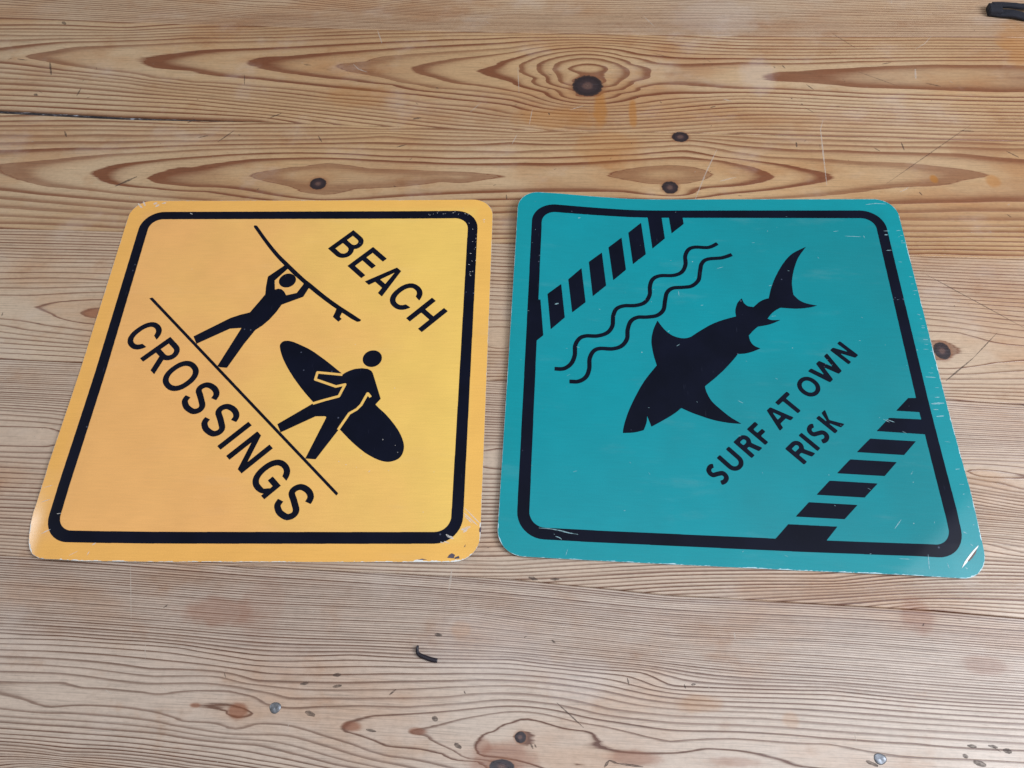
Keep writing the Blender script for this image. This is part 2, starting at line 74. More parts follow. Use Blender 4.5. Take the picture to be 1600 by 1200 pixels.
'out': {'y':[3003,2586,2999,2638,2987,2690,2967,2739,2939,2784,2904,2825,2864,2859,2818,2887,2769,2908,2717,2921,2664,2926,2503,2928,2342,2930,2181,2932,2019,2934,1858,2936,1697,2938,1536,2940,1374,2942,1213,2944,1052,2946,891,2948,729,2950,568,2951,407,2953,246,2955,85,2957,-77,2959,-238,2961,-399,2963,-560,2965,-722,2967,-883,2969,-1044,2971,-1205,2973,-1366,2975,-1528,2977,-1689,2979,-1850,2981,-2011,2983,-2173,2985,-2334,2987,-2495,2989,-2656,2991,-2709,2987,-2761,2975,-2810,2956,-2855,2928,-2896,2894,-2930,2854,-2957,2808,-2977,2759,-2989,2707,-2992,2654,-2991,2492,-2989,2330,-2987,2168,-2985,2006,-2983,1844,-2981,1682,-2980,1520,-2978,1359,-2976,1197,-2974,1035,-2972,873,-2970,711,-2969,549,-2967,387,-2965,225,-2963,63,-2961,-98,-2959,-260,-2958,-422,-2956,-584,-2954,-746,-2952,-908,-2950,-1070,-2948,-1232,-2947,-1394,-2945,-1555,-2943,-1717,-2941,-1879,-2952,-2260,-2963,-2380,-2953,-2527,-2918,-2676,-2882,-2789,-2834,-2876,-2766,-2946,-2668,-2993,-2563,-3009,-2411,-3012,-2117,-3027,-1958,-3026,-1799,-3025,-1640,-3025,-1482,-3024,-1323,-3023,-1164,-3023,-1005,-3022,-846,-3021,-688,-3020,-529,-3020,-370,-3019,-211,-3018,-52,-3018,107,-3017,265,-3016,424,-3016,583,-3015,742,-3014,901,-3014,1059,-3013,1218,-3012,1377,-3012,1536,-3011,1695,-3010,1853,-3010,2012,-3009,2171,-3008,2330,-3008,2489,-3007,2647,-3006,2700,-3002,2751,-2989,2800,-2969,2845,-2941,2885,-2907,2919,-2867,2947,-2822,2967,-2773,2979,-2722,2984,-2669,2984,-2510,2985,-2351,2985,-2191,2986,-2032,2987,-1873,2987,-1714,2988,-1554,2988,-1395,2989,-1236,2989,-1077,2990,-917,2991,-758,2991,-599,2992,-440,2992,-280,2993,-121,2994,38,2994,197,2995,357,2995,516,2996,675,2997,834,2997,993,2998,1153,2998,1312,2999,1471,2999,1630,3000,1790,3001,1949,3001,2108,3002,2267,3002,2427],'t':[2981,2668,2977,2722,2964,2773,2943,2822,2915,2868,2880,2908,2839,2942,2793,2969,2744,2988,2692,3000,2639,3003,2478,2999,2317,2995,2156,2991,1995,2987,1834,2982,1673,2978,1512,2974,1352,2970,1191,2966,1030,2962,869,2957,708,2953,547,2949,386,2945,225,2940,65,2936,-96,2931,-257,2927,-418,2922,-579,2918,-740,2913,-901,2909,-1062,2907,-1223,2904,-1383,2909,-1544,2915,-1705,2919,-1866,2922,-2027,2926,-2188,2929,-2349,2932,-2510,2928,-2671,2924,-2724,2919,-2775,2906,-2824,2885,-2870,2857,-2910,2822,-2945,2781,-2973,2736,-2993,2687,-3005,2636,-3009,2584,-3009,2426,-3009,2268,-3008,2110,-3008,1951,-3008,1792,-3007,1633,-3007,1474,-3007,1315,-3007,1156,-3006,997,-3006,838,-3006,680,-3005,521,-3005,362,-3005,203,-3004,44,-3004,-115,-3004,-274,-3004,-433,-3003,-592,-3003,-751,-3003,-910,-3002,-1069,-3002,-1228,-3002,-1387,-3001,-1546,-3001,-1705,-3001,-1864,-3001,-2023,-3000,-2182,-3000,-2341,-3000,-2500,-2999,-2659,-2995,-2712,-2982,-2763,-2962,-2812,-2934,-2856,-2899,-2897,-2858,-2931,-2812,-2959,-2763,-2979,-2710,-2991,-2657,-2996,-2495,-2996,-2333,-2997,-2171,-2997,-2008,-2997,-1846,-2998,-1684,-2998,-1522,-2999,-1360,-2999,-1198,-3000,-1036,-3000,-874,-3001,-712,-3001,-550,-3002,-387,-3002,-225,-3003,-63,-3003,99,-3004,261,-3004,423,-3005,585,-3005,747,-3006,909,-3006,1071,-3007,1234,-3007,1396,-3008,1558,-3008,1720,-3009,1882,-3009,2044,-3009,2206,-3010,2368,-3010,2530,-3011,2692,-3011,2746,-3007,2798,-2995,2847,-2975,2893,-2947,2933,-2912,2968,-2872,2995,-2826,3015,-2777,3027,-2725,3031,-2671,3030,-2509,3028,-2348,3027,-2186,3025,-2024,3024,-1862,3022,-1700,3021,-1539,3019,-1377,3018,-1215,3016,-1053,3014,-891,3013,-730,3011,-568,3010,-406,3008,-244,3007,-82,3005,79,3004,241,3002,403,3001,565,2999,727,2998,889,2996,1050,2995,1212,2993,1374,2992,1536,2990,1698,2989,1859,2987,2021,2986,2183,2984,2345,2983,2506]},
'art': {
'y': [
['letter_b',None,[[659,1775,633,1778,610,1785,591,1794,571,1806,551,1823,452,1920,413,1959,410,1964,415,1970,768,2323,772,2327,775,2327,904,2203,935,2170,948,2150,959,2121,963,2099,963,2073,962,2060,956,2039,943,2012,928,1992,917,1981,899,1967,880,1957,863,1951,827,1943,824,1905,818,1884,812,1867,797,1842,788,1830,771,1813,753,1799,733,1789,718,1783,687,1776],[658,1859,677,1860,694,1865,707,1872,721,1884,731,1898,737,1911,740,1926,740,1943,734,1964,719,1986,655,2049,638,2065,634,2066,629,2063,533,1967,529,1961,546,1943,616,1875,634,1865],[810,2029,823,2029,839,2032,853,2040,864,2049,872,2061,876,2072,878,2081,878,2099,876,2107,871,2118,860,2132,783,2207,777,2210,698,2132,694,2126,777,2044,793,2034]]],
['letter_e',None,[[1004,1383,986,1399,784,1596,763,1616,762,1621,1119,1979,1126,1984,1135,1978,1338,1780,1362,1756,1364,1751,1361,1746,1314,1699,1310,1696,1306,1697,1141,1858,1132,1865,1129,1866,1048,1786,1045,1780,1047,1775,1078,1744,1205,1620,1206,1618,1204,1614,1157,1567,1153,1564,1149,1563,1139,1571,994,1713,985,1720,979,1717,885,1622,881,1618,883,1614,1059,1441,1060,1438,1057,1434,1009,1386]]],
['letter_a',None,[[1356,1040,1330,1063,1294,1099,1291,1104,1292,1108,1343,1196,1341,1201,1306,1236,1229,1309,1223,1308,1140,1258,1134,1256,1128,1260,1076,1311,1070,1317,1069,1321,1077,1327,1531,1574,1539,1578,1543,1578,1609,1514,1612,1510,1611,1507,1367,1055,1359,1042],[1384,1273,1388,1272,1392,1276,1505,1467,1509,1473,1508,1476,1496,1471,1304,1356,1304,1353,1307,1349]]],
['letter_c',None,[[1670,793,1644,796,1619,803,1600,812,1583,822,1562,838,1542,856,1523,878,1509,897,1500,914,1492,936,1487,957,1484,981,1488,1022,1499,1058,1509,1081,1524,1107,1543,1135,1558,1152,1609,1203,1630,1220,1659,1240,1683,1254,1706,1264,1733,1272,1757,1277,1779,1278,1799,1277,1823,1272,1842,1266,1862,1257,1879,1246,1914,1218,1941,1186,1960,1153,1971,1120,1975,1084,1971,1048,1962,1016,1950,990,1936,965,1932,961,1928,964,1875,1032,1884,1062,1887,1082,1886,1105,1882,1119,1877,1131,1864,1150,1848,1167,1834,1177,1823,1183,1810,1188,1791,1192,1774,1192,1757,1189,1739,1184,1722,1177,1701,1165,1680,1150,1650,1124,1625,1098,1600,1065,1586,1041,1577,1017,1572,991,1572,972,1579,945,1590,925,1608,906,1623,895,1638,886,1659,880,1684,879,1703,882,1731,891,1736,891,1803,841,1807,836,1802,831,1779,818,1739,802,1702,794]]],
['letter_h',None,[[2010,400,1956,452,1954,455,1953,459,2105,612,2107,616,2106,618,2095,630,1993,730,1979,740,1974,737,1822,587,1817,588,1783,621,1762,641,1761,646,2118,1004,2125,1009,2134,1002,2183,954,2185,950,2040,803,2039,801,2041,797,2078,760,2162,678,2167,676,2172,679,2315,821,2320,820,2336,805,2374,768,2376,762,2372,756,2018,403,2014,399]]],
['letter_c',None,[[-2215,124,-2239,128,-2259,133,-2278,142,-2296,152,-2330,180,-2347,198,-2363,221,-2374,242,-2381,260,-2388,298,-2387,328,-2384,344,-2372,382,-2362,404,-2350,425,-2337,445,-2310,478,-2263,525,-2230,551,-2205,568,-2177,583,-2156,591,-2133,598,-2113,602,-2095,603,-2067,602,-2047,598,-2027,592,-1996,576,-1966,552,-1948,533,-1935,517,-1924,501,-1916,485,-1906,452,-1903,432,-1903,410,-1908,378,-1919,344,-1938,305,-1945,296,-1948,295,-1952,298,-1995,353,-2002,363,-2003,366,-1996,387,-1991,410,-1990,428,-1994,449,-2002,468,-2014,484,-2031,500,-2047,509,-2060,514,-2073,517,-2089,518,-2108,515,-2140,505,-2159,495,-2182,480,-2209,458,-2241,425,-2261,401,-2279,375,-2290,352,-2299,323,-2300,294,-2296,274,-2288,257,-2280,246,-2263,230,-2243,217,-2218,210,-2194,210,-2174,214,-2145,223,-2078,174,-2074,171,-2073,168,-2082,161,-2099,151,-2119,142,-2143,133,-2179,125,-2195,123]]],
['letter_r',None,[[-1844,-292,-1906,-233,-1910,-226,-1837,2,-1838,7,-1881,49,-1900,66,-1902,67,-1906,66,-2056,-83,-2059,-82,-2072,-71,-2115,-29,-2117,-26,-2110,-17,-1757,336,-1751,340,-1747,338,-1733,325,-1600,196,-1583,176,-1574,163,-1564,143,-1557,122,-1552,91,-1554,67,-1561,38,-1567,22,-1575,8,-1590,-12,-1605,-27,-1621,-39,-1639,-49,-1655,-55,-1685,-62,-1709,-63,-1738,-60,-1757,-54,-1761,-56,-1838,-288,-1841,-293],[-1714,21,-1705,21,-1685,25,-1672,31,-1660,40,-1649,52,-1642,67,-1638,85,-1638,97,-1643,116,-1654,133,-1734,212,-1745,222,-1748,222,-1839,133,-1843,127,-1801,84,-1750,35,-1733,26]]],
['letter_o',None,[[-1487,-572,-1516,-568,-1535,-563,-1555,-555,-1571,-548,-1597,-530,-1621,-510,-1638,-492,-1657,-469,-1669,-451,-1680,-431,-1685,-417,-1692,-389,-1695,-353,-1692,-328,-1688,-306,-1676,-275,-1665,-251,-1638,-211,-1618,-187,-1580,-150,-1540,-118,-1516,-102,-1495,-92,-1464,-80,-1441,-75,-1420,-72,-1390,-72,-1356,-78,-1331,-87,-1314,-95,-1280,-117,-1258,-138,-1238,-159,-1214,-191,-1198,-226,-1193,-244,-1190,-261,-1189,-298,-1196,-337,-1210,-376,-1232,-414,-1246,-433,-1271,-462,-1298,-489,-1320,-508,-1344,-526,-1364,-539,-1403,-557,-1441,-568,-1474,-572],[-1490,-485,-1465,-484,-1439,-478,-1414,-467,-1384,-448,-1350,-420,-1320,-387,-1299,-358,-1288,-335,-1280,-310,-1276,-287,-1278,-262,-1284,-240,-1294,-221,-1305,-207,-1327,-185,-1352,-169,-1380,-160,-1392,-158,-1411,-158,-1428,-161,-1445,-165,-1477,-180,-1508,-201,-1526,-216,-1550,-240,-1577,-274,-1596,-309,-1604,-337,-1607,-365,-1602,-395,-1592,-417,-1586,-427,-1571,-445,-1546,-466,-1519,-479]]],
['letter_s',None,[[-1129,-938,-1163,-930,-1202,-910,-1250,-878,-1281,-849,-1307,-809,-1319,-784,-1327,-763,-1332,-743,-1334,-728,-1332,-711,-1330,-700,-1316,-667,-1299,-638,-1291,-639,-1227,-670,-1224,-673,-1224,-676,-1244,-716,-1246,-729,-1243,-743,-1236,-759,-1225,-778,-1213,-795,-1201,-807,-1182,-822,-1146,-844,-1131,-850,-1119,-853,-1109,-851,-1093,-847,-1080,-839,-1073,-832,-1068,-821,-1066,-811,-1068,-801,-1077,-775,-1108,-703,-1161,-597,-1166,-581,-1169,-563,-1169,-551,-1166,-531,-1163,-520,-1155,-502,-1140,-482,-1119,-462,-1099,-449,-1069,-436,-1038,-430,-1013,-430,-983,-436,-965,-443,-938,-455,-905,-476,-873,-502,-849,-530,-830,-562,-821,-584,-817,-599,-813,-623,-813,-635,-814,-650,-818,-664,-834,-703,-839,-713,-842,-716,-847,-716,-916,-687,-919,-685,-919,-681,-904,-649,-900,-637,-900,-628,-903,-614,-909,-597,-919,-580,-929,-568,-943,-555,-966,-538,-987,-526,-1014,-516,-1027,-515,-1038,-516,-1053,-522,-1070,-532,-1076,-539,-1081,-548,-1083,-555,-1082,-561,-1075,-577,-1051,-622,-1032,-663,-990,-761,-982,-787,-980,-801,-981,-831,-987,-853,-997,-873,-1010,-891,-1032,-911,-1058,-925,-1082,-933,-1101,-937]]],
['letter_s',None,[[-778,-1281,-792,-1279,-810,-1273,-846,-1256,-896,-1222,-925,-1195,-937,-1180,-950,-1159,-959,-1142,-970,-1114,-977,-1089,-978,-1072,-977,-1057,-973,-1041,-967,-1024,-958,-1006,-946,-986,-943,-983,-938,-984,-872,-1016,-868,-1020,-869,-1023,-887,-1058,-891,-1074,-888,-1087,-881,-1105,-868,-1128,-858,-1141,-841,-1156,-813,-1176,-796,-1186,-776,-1194,-767,-1196,-754,-1194,-742,-1190,-727,-1182,-719,-1173,-714,-1162,-713,-1153,-715,-1142,-754,-1047,-806,-943,-811,-926,-814,-908,-814,-897,-811,-879,-802,-853,-784,-826,-764,-808,-739,-792,-714,-782,-684,-776,-654,-776,-625,-782,-584,-800,-551,-820,-520,-846,-495,-876,-475,-910,-464,-942,-460,-966,-460,-979,-462,-994,-466,-1009,-477,-1038,-487,-1057,-491,-1060,-563,-1030,-566,-1027,-566,-1023,-548,-984,-547,-969,-551,-952,-561,-931,-572,-916,-587,-901,-599,-891,-620,-878,-642,-867,-661,-861,-676,-861,-686,-863,-703,-870,-715,-879,-725,-894,-727,-902,-726,-907,-722,-919,-693,-974,-676,-1010,-636,-1107,-631,-1124,-627,-1144,-628,-1174,-633,-1194,-645,-1218,-660,-1237,-678,-1252,-703,-1267,-730,-1276,-761,-1282]]],
['letter_i',None,[[-626,-1477,-642,-1463,-679,-1427,-681,-1422,-680,-1419,-322,-1060,-317,-1057,-313,-1058,-261,-1108,-260,-1110,-261,-1114,-619,-1472]]],
['letter_n',None,[[-272,-1822,-329,-1767,-333,-1760,-221,-1389,-218,-1375,-221,-1375,-227,-1380,-470,-1623,-474,-1625,-477,-1622,-526,-1575,-529,-1569,-525,-1563,-171,-1209,-167,-1205,-163,-1205,-156,-1209,-105,-1260,-101,-1264,-101,-1268,-211,-1632,-216,-1652,-213,-1653,-207,-1648,37,-1403,41,-1403,45,-1405,93,-1453,96,-1459,-264,-1819,-269,-1823]]],
['letter_g',None,[[101,-2185,53,-2138,54,-2133,75,-2113,76,-2111,75,-2108,33,-2098,11,-2087,-7,-2076,-25,-2063,-45,-2044,-68,-2017,-79,-2000,-93,-1969,-100,-1937,-102,-1911,-97,-1874,-88,-1847,-77,-1820,-57,-1787,-41,-1765,-16,-1736,11,-1709,33,-1689,59,-1670,84,-1654,109,-1641,131,-1633,151,-1627,173,-1623,194,-1622,224,-1624,239,-1628,259,-1634,277,-1642,311,-1665,340,-1693,364,-1724,379,-1754,388,-1785,390,-1819,385,-1856,376,-1887,366,-1909,359,-1923,356,-1924,353,-1923,293,-1863,302,-1823,303,-1802,297,-1777,287,-1758,271,-1740,251,-1723,231,-1714,209,-1708,189,-1708,165,-1713,144,-1721,126,-1729,89,-1755,63,-1778,39,-1803,14,-1837,-3,-1869,-12,-1899,-14,-1911,-14,-1929,-8,-1952,-3,-1965,5,-1976,32,-2004,67,-2037,71,-2038,80,-2038,127,-2033,153,-2033,158,-2030,182,-2005,183,-2001,180,-1998,111,-1929,107,-1923,111,-1917,157,-1871,162,-1868,167,-1870,192,-1894,293,-1994,293,-1998,290,-2001,109,-2182,104,-2186]]],
['letter_s',None,[[444,-2471,429,-2468,411,-2463,377,-2447,331,-2417,317,-2405,297,-2383,283,-2364,270,-2339,255,-2301,252,-2285,250,-2268,253,-2249,257,-2235,271,-2204,283,-2184,287,-2180,293,-2181,358,-2214,361,-2216,361,-2220,341,-2258,337,-2271,340,-2285,349,-2304,360,-2323,369,-2336,383,-2348,405,-2363,426,-2376,445,-2384,455,-2386,468,-2383,481,-2378,492,-2372,501,-2364,506,-2354,508,-2345,507,-2334,501,-2313,471,-2241,452,-2197,433,-2162,423,-2138,418,-2123,415,-2103,416,-2085,420,-2069,428,-2048,445,-2024,467,-2004,499,-1985,528,-1975,552,-1971,573,-1971,606,-1979,629,-1987,648,-1997,678,-2016,711,-2044,731,-2070,748,-2100,755,-2119,760,-2139,762,-2151,761,-2173,755,-2201,745,-2226,735,-2245,731,-2249,726,-2248,658,-2218,655,-2216,655,-2213,673,-2174,675,-2167,675,-2157,671,-2141,664,-2125,645,-2100,629,-2086,612,-2075,587,-2062,568,-2057,558,-2056,545,-2059,529,-2065,516,-2075,509,-2082,503,-2091,502,-2099,503,-2106,510,-2123,536,-2174,583,-2286,590,-2307,595,-2329,594,-2357,588,-2382,578,-2403,562,-2425,547,-2438,521,-2455,493,-2465,462,-2471]]],
['ground_line',None,[[1056,-2131,-2210,1005,-2239,1033,-2240,1037,-2196,1051,-2191,1048,-2174,1032,1077,-2097,1079,-2101,1078,-2104,1061,-2129,1059,-2131]]],
['lifting_surfer_figure','surfer figure holding a surfboard above the head',[[-793,-192,-892,-183,-932,-166,-935,-164,-936,-161,-706,479,-704,489,-710,490,-867,478,-879,476,-1326,218,-1328,219,-1332,224,-1400,346,-1398,349,-1384,358,-906,668,-766,725,-640,762,-625,768,-518,959,-447,1093,-447,1102,-460,1244,-462,1394,-461,1427,-450,1439,-255,1621,-238,1639,-240,1644,-309,1714,-360,1769,-426,1844,-539,1982,-658,2137,-852,2402,-865,2431,-855,2447,-850,2450,-814,2440,-809,2437,-674,2254,-577,2125,-470,1992,-358,1860,-311,1810,-15,1513,108,1393,158,1348,239,1282,436,1107,503,1051,596,976,753,857,958,712,1073,629,1088,617,1084,610,1068,590,1035,586,1024,587,932,641,806,734,784,749,781,746,777,737,758,672,760,668,789,642,791,638,751,593,747,590,743,591,652,677,653,682,674,751,687,814,686,819,611,875,483,976,333,1100,216,1202,213,1203,209,1198,149,1043,-152,906,-164,899,-222,769,-305,634,-393,530,-482,455,-488,448,-611,214,-784,-181,-788,-191],[-119,1075,-114,1075,38,1116,104,1249,121,1286,110,1299,-41,1439,-87,1483,-160,1560,-172,1571,-180,1564,-339,1357,-342,1352,-342,1349,-312,1183,-308,1182,-261,1198,-210,1187,-162,1144]]],
['surfer_head',None,[[-151,1219,-170,1221,-195,1229,-219,1243,-237,1258,-257,1284,-267,1305,-274,1333,-275,1357,-271,1382,-261,1408,-243,1436,-230,1449,-208,1465,-188,1475,-164,1481,-132,1482,-103,1476,-78,1465,-57,1451,-42,1436,-29,1417,-17,1392,-11,1363,-11,1340,-15,1316,-26,1290,-38,1270,-56,1251,-75,1237,-100,1225,-124,1220]]],
['walking_surfer_figure','surfer figure walking with a surfboard under the arm',[[1686,-1655,1656,-1651,1615,-1642,1580,-1630,1542,-1615,1507,-1599,1453,-1570,1405,-1542,1371,-1520,1288,-1457,1195,-1379,1125,-1314,989,-1178,990,-1171,1105,-944,1194,-884,1203,-877,1260,-805,1320,-659,1322,-658,1324,-659,1348,-686,1353,-684,1377,-664,1375,-657,1336,-609,1327,-601,1321,-598,1308,-598,1301,-602,1296,-609,1224,-787,1172,-851,1081,-912,1071,-923,947,-1167,947,-1171,949,-1173,964,-1182,966,-1184,964,-1188,711,-1616,698,-1617,572,-1607,568,-1606,568,-1603,772,-995,773,-991,772,-987,758,-974,751,-973,620,-974,180,-1211,168,-1217,164,-1216,101,-1098,101,-1093,106,-1088,548,-777,550,-777,553,-779,558,-791,560,-792,564,-792,718,-738,913,-680,922,-674,928,-665,994,-480,995,-468,990,-458,979,-452,968,-453,853,-482,846,-483,564,-377,559,-373,558,-368,567,-301,569,-296,577,-296,914,-333,918,-330,921,-306,928,-303,962,-275,1021,-243,1082,-220,1098,-216,1190,-207,1274,-219,1290,-227,1329,-251,1352,-284,1356,-291,1508,-699,1506,-706,1446,-789,1446,-794,1493,-842,1575,-916,1611,-952,1675,-1023,1742,-1106,1789,-1171,1815,-1213,1836,-1249,1863,-1305,1879,-1346,1889,-1376,1896,-1405,1900,-1433,1901,-1460,1898,-1491,1892,-1520,1885,-1543,1873,-1569,1862,-1585,1845,-1604,1831,-1615,1813,-1626,1786,-1638,1740,-1651,1708,-1655],[555,-751,545,-743,418,-606,350,-527,279,-440,213,-355,145,-260,97,-189,55,-120,17,-54,-20,22,-50,95,-68,154,-72,183,-68,205,-54,232,-47,240,-33,251,-20,257,-4,261,27,262,51,260,75,255,112,244,158,225,214,199,321,146,380,113,422,87,465,58,625,-61,747,-159,902,-289,901,-291,894,-291,561,-254,544,-254,536,-260,532,-267,530,-276,516,-383,516,-391,518,-396,521,-401,528,-406,840,-523,848,-524,854,-523,937,-502,940,-502,942,-504,895,-639,891,-644,710,-699]]],
['surfer_head',None,[[1314,-189,1292,-185,1266,-177,1242,-163,1222,-146,1202,-120,1191,-97,1184,-67,1183,-43,1186,-18,1196,11,1214,40,1232,58,1252,72,1280,85,1308,90,1337,90,1354,88,1370,83,1391,73,1415,57,1428,43,1444,22,1454,-1,1462,-34,1462,-64,1457,-89,1448,-110,1434,-133,1412,-156,1391,-171,1368,-181,1342,-188]]],
['border','rounded black border line around the sign',[[-2369,-2790,-2405,-2787,-2455,-2774,-2500,-2756,-2553,-2724,-2598,-2686,-2633,-2644,-2663,-2594,-2681,-2552,-2698,-2490,-2702,-2454,-2702,-2436,-2704,-2428,-2706,-2080,-2708,-2066,-2708,-1894,-2710,-1880,-2710,-1708,-2712,-1694,-2712,-1522,-2714,-1508,-2714,-1336,-2716,-1322,-2716,-1150,-2718,-1136,-2718,-964,-2720,-950,-2720,-778,-2722,-764,-2722,-590,-2724,-576,-2724,-404,-2726,-390,-2726,-218,-2728,-204,-2728,-32,-2730,-18,-2730,154,-2732,168,-2732,340,-2734,354,-2734,526,-2736,540,-2736,712,-2738,726,-2738,898,-2740,912,-2740,1084,-2742,1098,-2742,1270,-2744,1284,-2744,1458,-2746,1472,-2746,1644,-2748,1658,-2748,1830,-2750,1844,-2750,2016,-2752,2030,-2752,2202,-2754,2216,-2754,2418,-2752,2430,-2752,2450,-2739,2504,-2721,2550,-2713,2566,-2687,2608,-2653,2649,-2609,2686,-2563,2714,-2519,2732,-2491,2740,-2453,2749,-2405,2751,-2397,2753,-2385,2751,-2225,2751,-2211,2749,-2053,2749,-2039,2747,-1881,2747,-1867,2745,-1707,2745,-1693,2743,-1535,2743,-1521,2741,-1361,2741,-1347,2739,-1189,2739,-1175,2737,-1017,2737,-1003,2735,-843,2735,-829,2733,-671,2733,-657,2731,-497,2731,-483,2729,-325,2729,-311,2727,-153,2727,-139,2725,21,2725,35,2723,193,2723,207,2721,367,2721,381,2719,539,2719,553,2717,711,2717,725,2715,885,2715,899,2713,1057,2713,1071,2711,1229,2711,1243,2709,1403,2709,1417,2707,1575,2707,1589,2705,1749,2705,1763,2703,1921,2703,1935,2701,2093,2701,2105,2699,2267,2699,2279,2697,2409,2697,2469,2690,2517,2678,2557,2662,2571,2656,2619,2626,2660,2592,2699,2547,2719,2514,2731,2492,2751,2442,2764,2390,2764,2370,2768,2336,2768,2244,2766,2230,2766,1596,2764,1582,2764,950,2762,936,2762,304,2760,290,2760,-344,2758,-358,2758,-990,2756,-1004,2756,-1636,2754,-1650,2754,-2282,2752,-2294,2752,-2432,2750,-2440,2750,-2460,2745,-2486,2735,-2526,2719,-2566,2713,-2580,2683,-2628,2649,-2669,2605,-2706,2563,-2732,2547,-2740,2509,-2756,2453,-2770,2411,-2773,2403,-2775,2117,-2775,2103,-2777,1559,-2777,1545,-2779,1003,-2779,989,-2781,445,-2781,431,-2783,-111,-2783,-125,-2785,-667,-2785,-681,-2787,-1225,-2787,-1239,-2789,-1781,-2789,-1795,-2791],[-2360,-2634,-1845,-2635,-1831,-2633,-1213,-2633,-1199,-2631,-579,-2631,-565,-2629,53,-2629,67,-2627,687,-2627,701,-2625,1319,-2625,1333,-2623,1953,-2623,1967,-2621,2393,-2621,2401,-2619,2423,-2618,2455,-2610,2481,-2599,2514,-2580,2547,-2549,2559,-2534,2575,-2508,2589,-2474,2596,-2446,2598,-2428,2598,-2312,2600,-2302,2600,-1572,2602,-1558,2602,-830,2604,-816,2604,-88,2606,-74,2606,652,2608,666,2608,1394,2610,1408,2610,2136,2612,2150,2612,2330,2609,2364,2601,2396,2589,2426,2573,2453,2546,2484,2529,2498,2501,2516,2489,2522,2463,2532,2437,2539,2399,2543,2065,2545,2051,2547,1885,2547,1871,2549,1707,2549,1693,2551,1527,2551,1513,2553,1347,2553,1333,2555,1169,2555,1155,2557,989,2557,975,2559,809,2559,795,2561,631,2561,617,2563,451,2563,437,2565,271,2565,257,2567,91,2567,79,2569,-87,2569,-101,2571,-267,2571,-281,2573,-447,2573,-459,2575,-625,2575,-639,2577,-805,2577,-819,2579,-985,2579,-997,2581,-1163,2581,-1177,2583,-1343,2583,-1357,2585,-1523,2585,-1535,2587,-1701,2587,-1715,2589,-1881,2589,-1895,2591,-2061,2591,-2073,2593,-2239,2593,-2253,2595,-2411,2595,-2439,2590,-2461,2584,-2489,2572,-2517,2555,-2547,2527,-2559,2512,-2575,2486,-2587,2458,-2598,2416,-2598,2394,-2600,2382,-2598,2366,-2598,2186,-2596,2172,-2596,1994,-2594,1980,-2594,1800,-2592,1786,-2592,1606,-2590,1592,-2590,1414,-2588,1400,-2588,1220,-2586,1206,-2586,1028,-2584,1014,-2584,834,-2582,820,-2582,642,-2580,628,-2580,448,-2578,434,-2578,256,-2576,242,-2576,62,-2574,48,-2574,-130,-2572,-144,-2572,-324,-2570,-338,-2570,-518,-2568,-532,-2568,-710,-2566,-724,-2566,-904,-2564,-918,-2564,-1096,-2562,-1110,-2562,-1290,-2560,-1304,-2560,-1482,-2558,-1496,-2558,-1676,-2556,-1690,-2556,-1868,-2554,-1882,-2554,-2062,-2552,-2076,-2552,-2256,-2550,-2270,-2550,-2424,-2546,-2462,-2537,-2494,-2526,-2520,-2519,-2532,-2509,-2548,-2488,-2574,-2461,-2596,-2433,-2613,-2401,-2626,-2375,-2633]]],
],
't': [
['letter_s',None,[[-109,-1925,-114,-1922,-117,-1915,-126,-1884,-127,-1875,-122,-1867,-104,-1861,-96,-1855,-88,-1848,-82,-1837,-78,-1828,-78,-1819,-82,-1810,-90,-1801,-98,-1797,-109,-1797,-150,-1808,-195,-1824,-210,-1827,-223,-1826,-242,-1820,-261,-1808,-277,-1792,-290,-1771,-297,-1753,-300,-1737,-299,-1720,-294,-1703,-286,-1684,-275,-1667,-260,-1653,-246,-1643,-230,-1638,-216,-1637,-208,-1640,-205,-1648,-201,-1683,-202,-1692,-206,-1696,-219,-1702,-225,-1707,-232,-1717,-235,-1728,-235,-1737,-232,-1745,-227,-1753,-220,-1759,-213,-1762,-206,-1761,-168,-1748,-123,-1735,-105,-1732,-91,-1732,-70,-1738,-51,-1750,-36,-1766,-23,-1787,-15,-1810,-14,-1831,-19,-1853,-32,-1877,-46,-1896,-66,-1912,-90,-1923,-102,-1926]]],
['letter_u',None,[[64,-1724,44,-1721,28,-1716,11,-1708,-5,-1696,-23,-1680,-139,-1564,-145,-1557,-147,-1551,-147,-1547,-144,-1542,-119,-1517,-112,-1511,-104,-1511,-94,-1519,29,-1642,43,-1653,61,-1660,80,-1661,100,-1655,115,-1644,127,-1627,132,-1609,131,-1590,124,-1571,111,-1555,-10,-1434,-17,-1424,-18,-1418,-13,-1411,11,-1387,19,-1382,25,-1382,33,-1388,165,-1520,176,-1535,184,-1550,191,-1567,194,-1584,195,-1611,190,-1635,179,-1659,162,-1681,142,-1700,116,-1715,90,-1723]]],
['letter_r',None,[[308,-1531,302,-1529,294,-1522,99,-1327,91,-1316,90,-1310,95,-1302,162,-1235,182,-1219,203,-1209,222,-1205,245,-1206,265,-1211,283,-1221,300,-1236,314,-1257,321,-1279,323,-1306,327,-1313,337,-1320,446,-1372,454,-1377,456,-1381,456,-1387,449,-1395,421,-1423,415,-1427,410,-1428,400,-1425,294,-1375,283,-1375,272,-1384,264,-1395,264,-1400,267,-1405,340,-1479,347,-1489,347,-1495,342,-1502,318,-1526],[213,-1349,220,-1349,228,-1344,251,-1321,258,-1307,260,-1295,256,-1283,248,-1274,238,-1268,224,-1267,211,-1272,184,-1298,178,-1307,178,-1313,181,-1320,205,-1344]]],
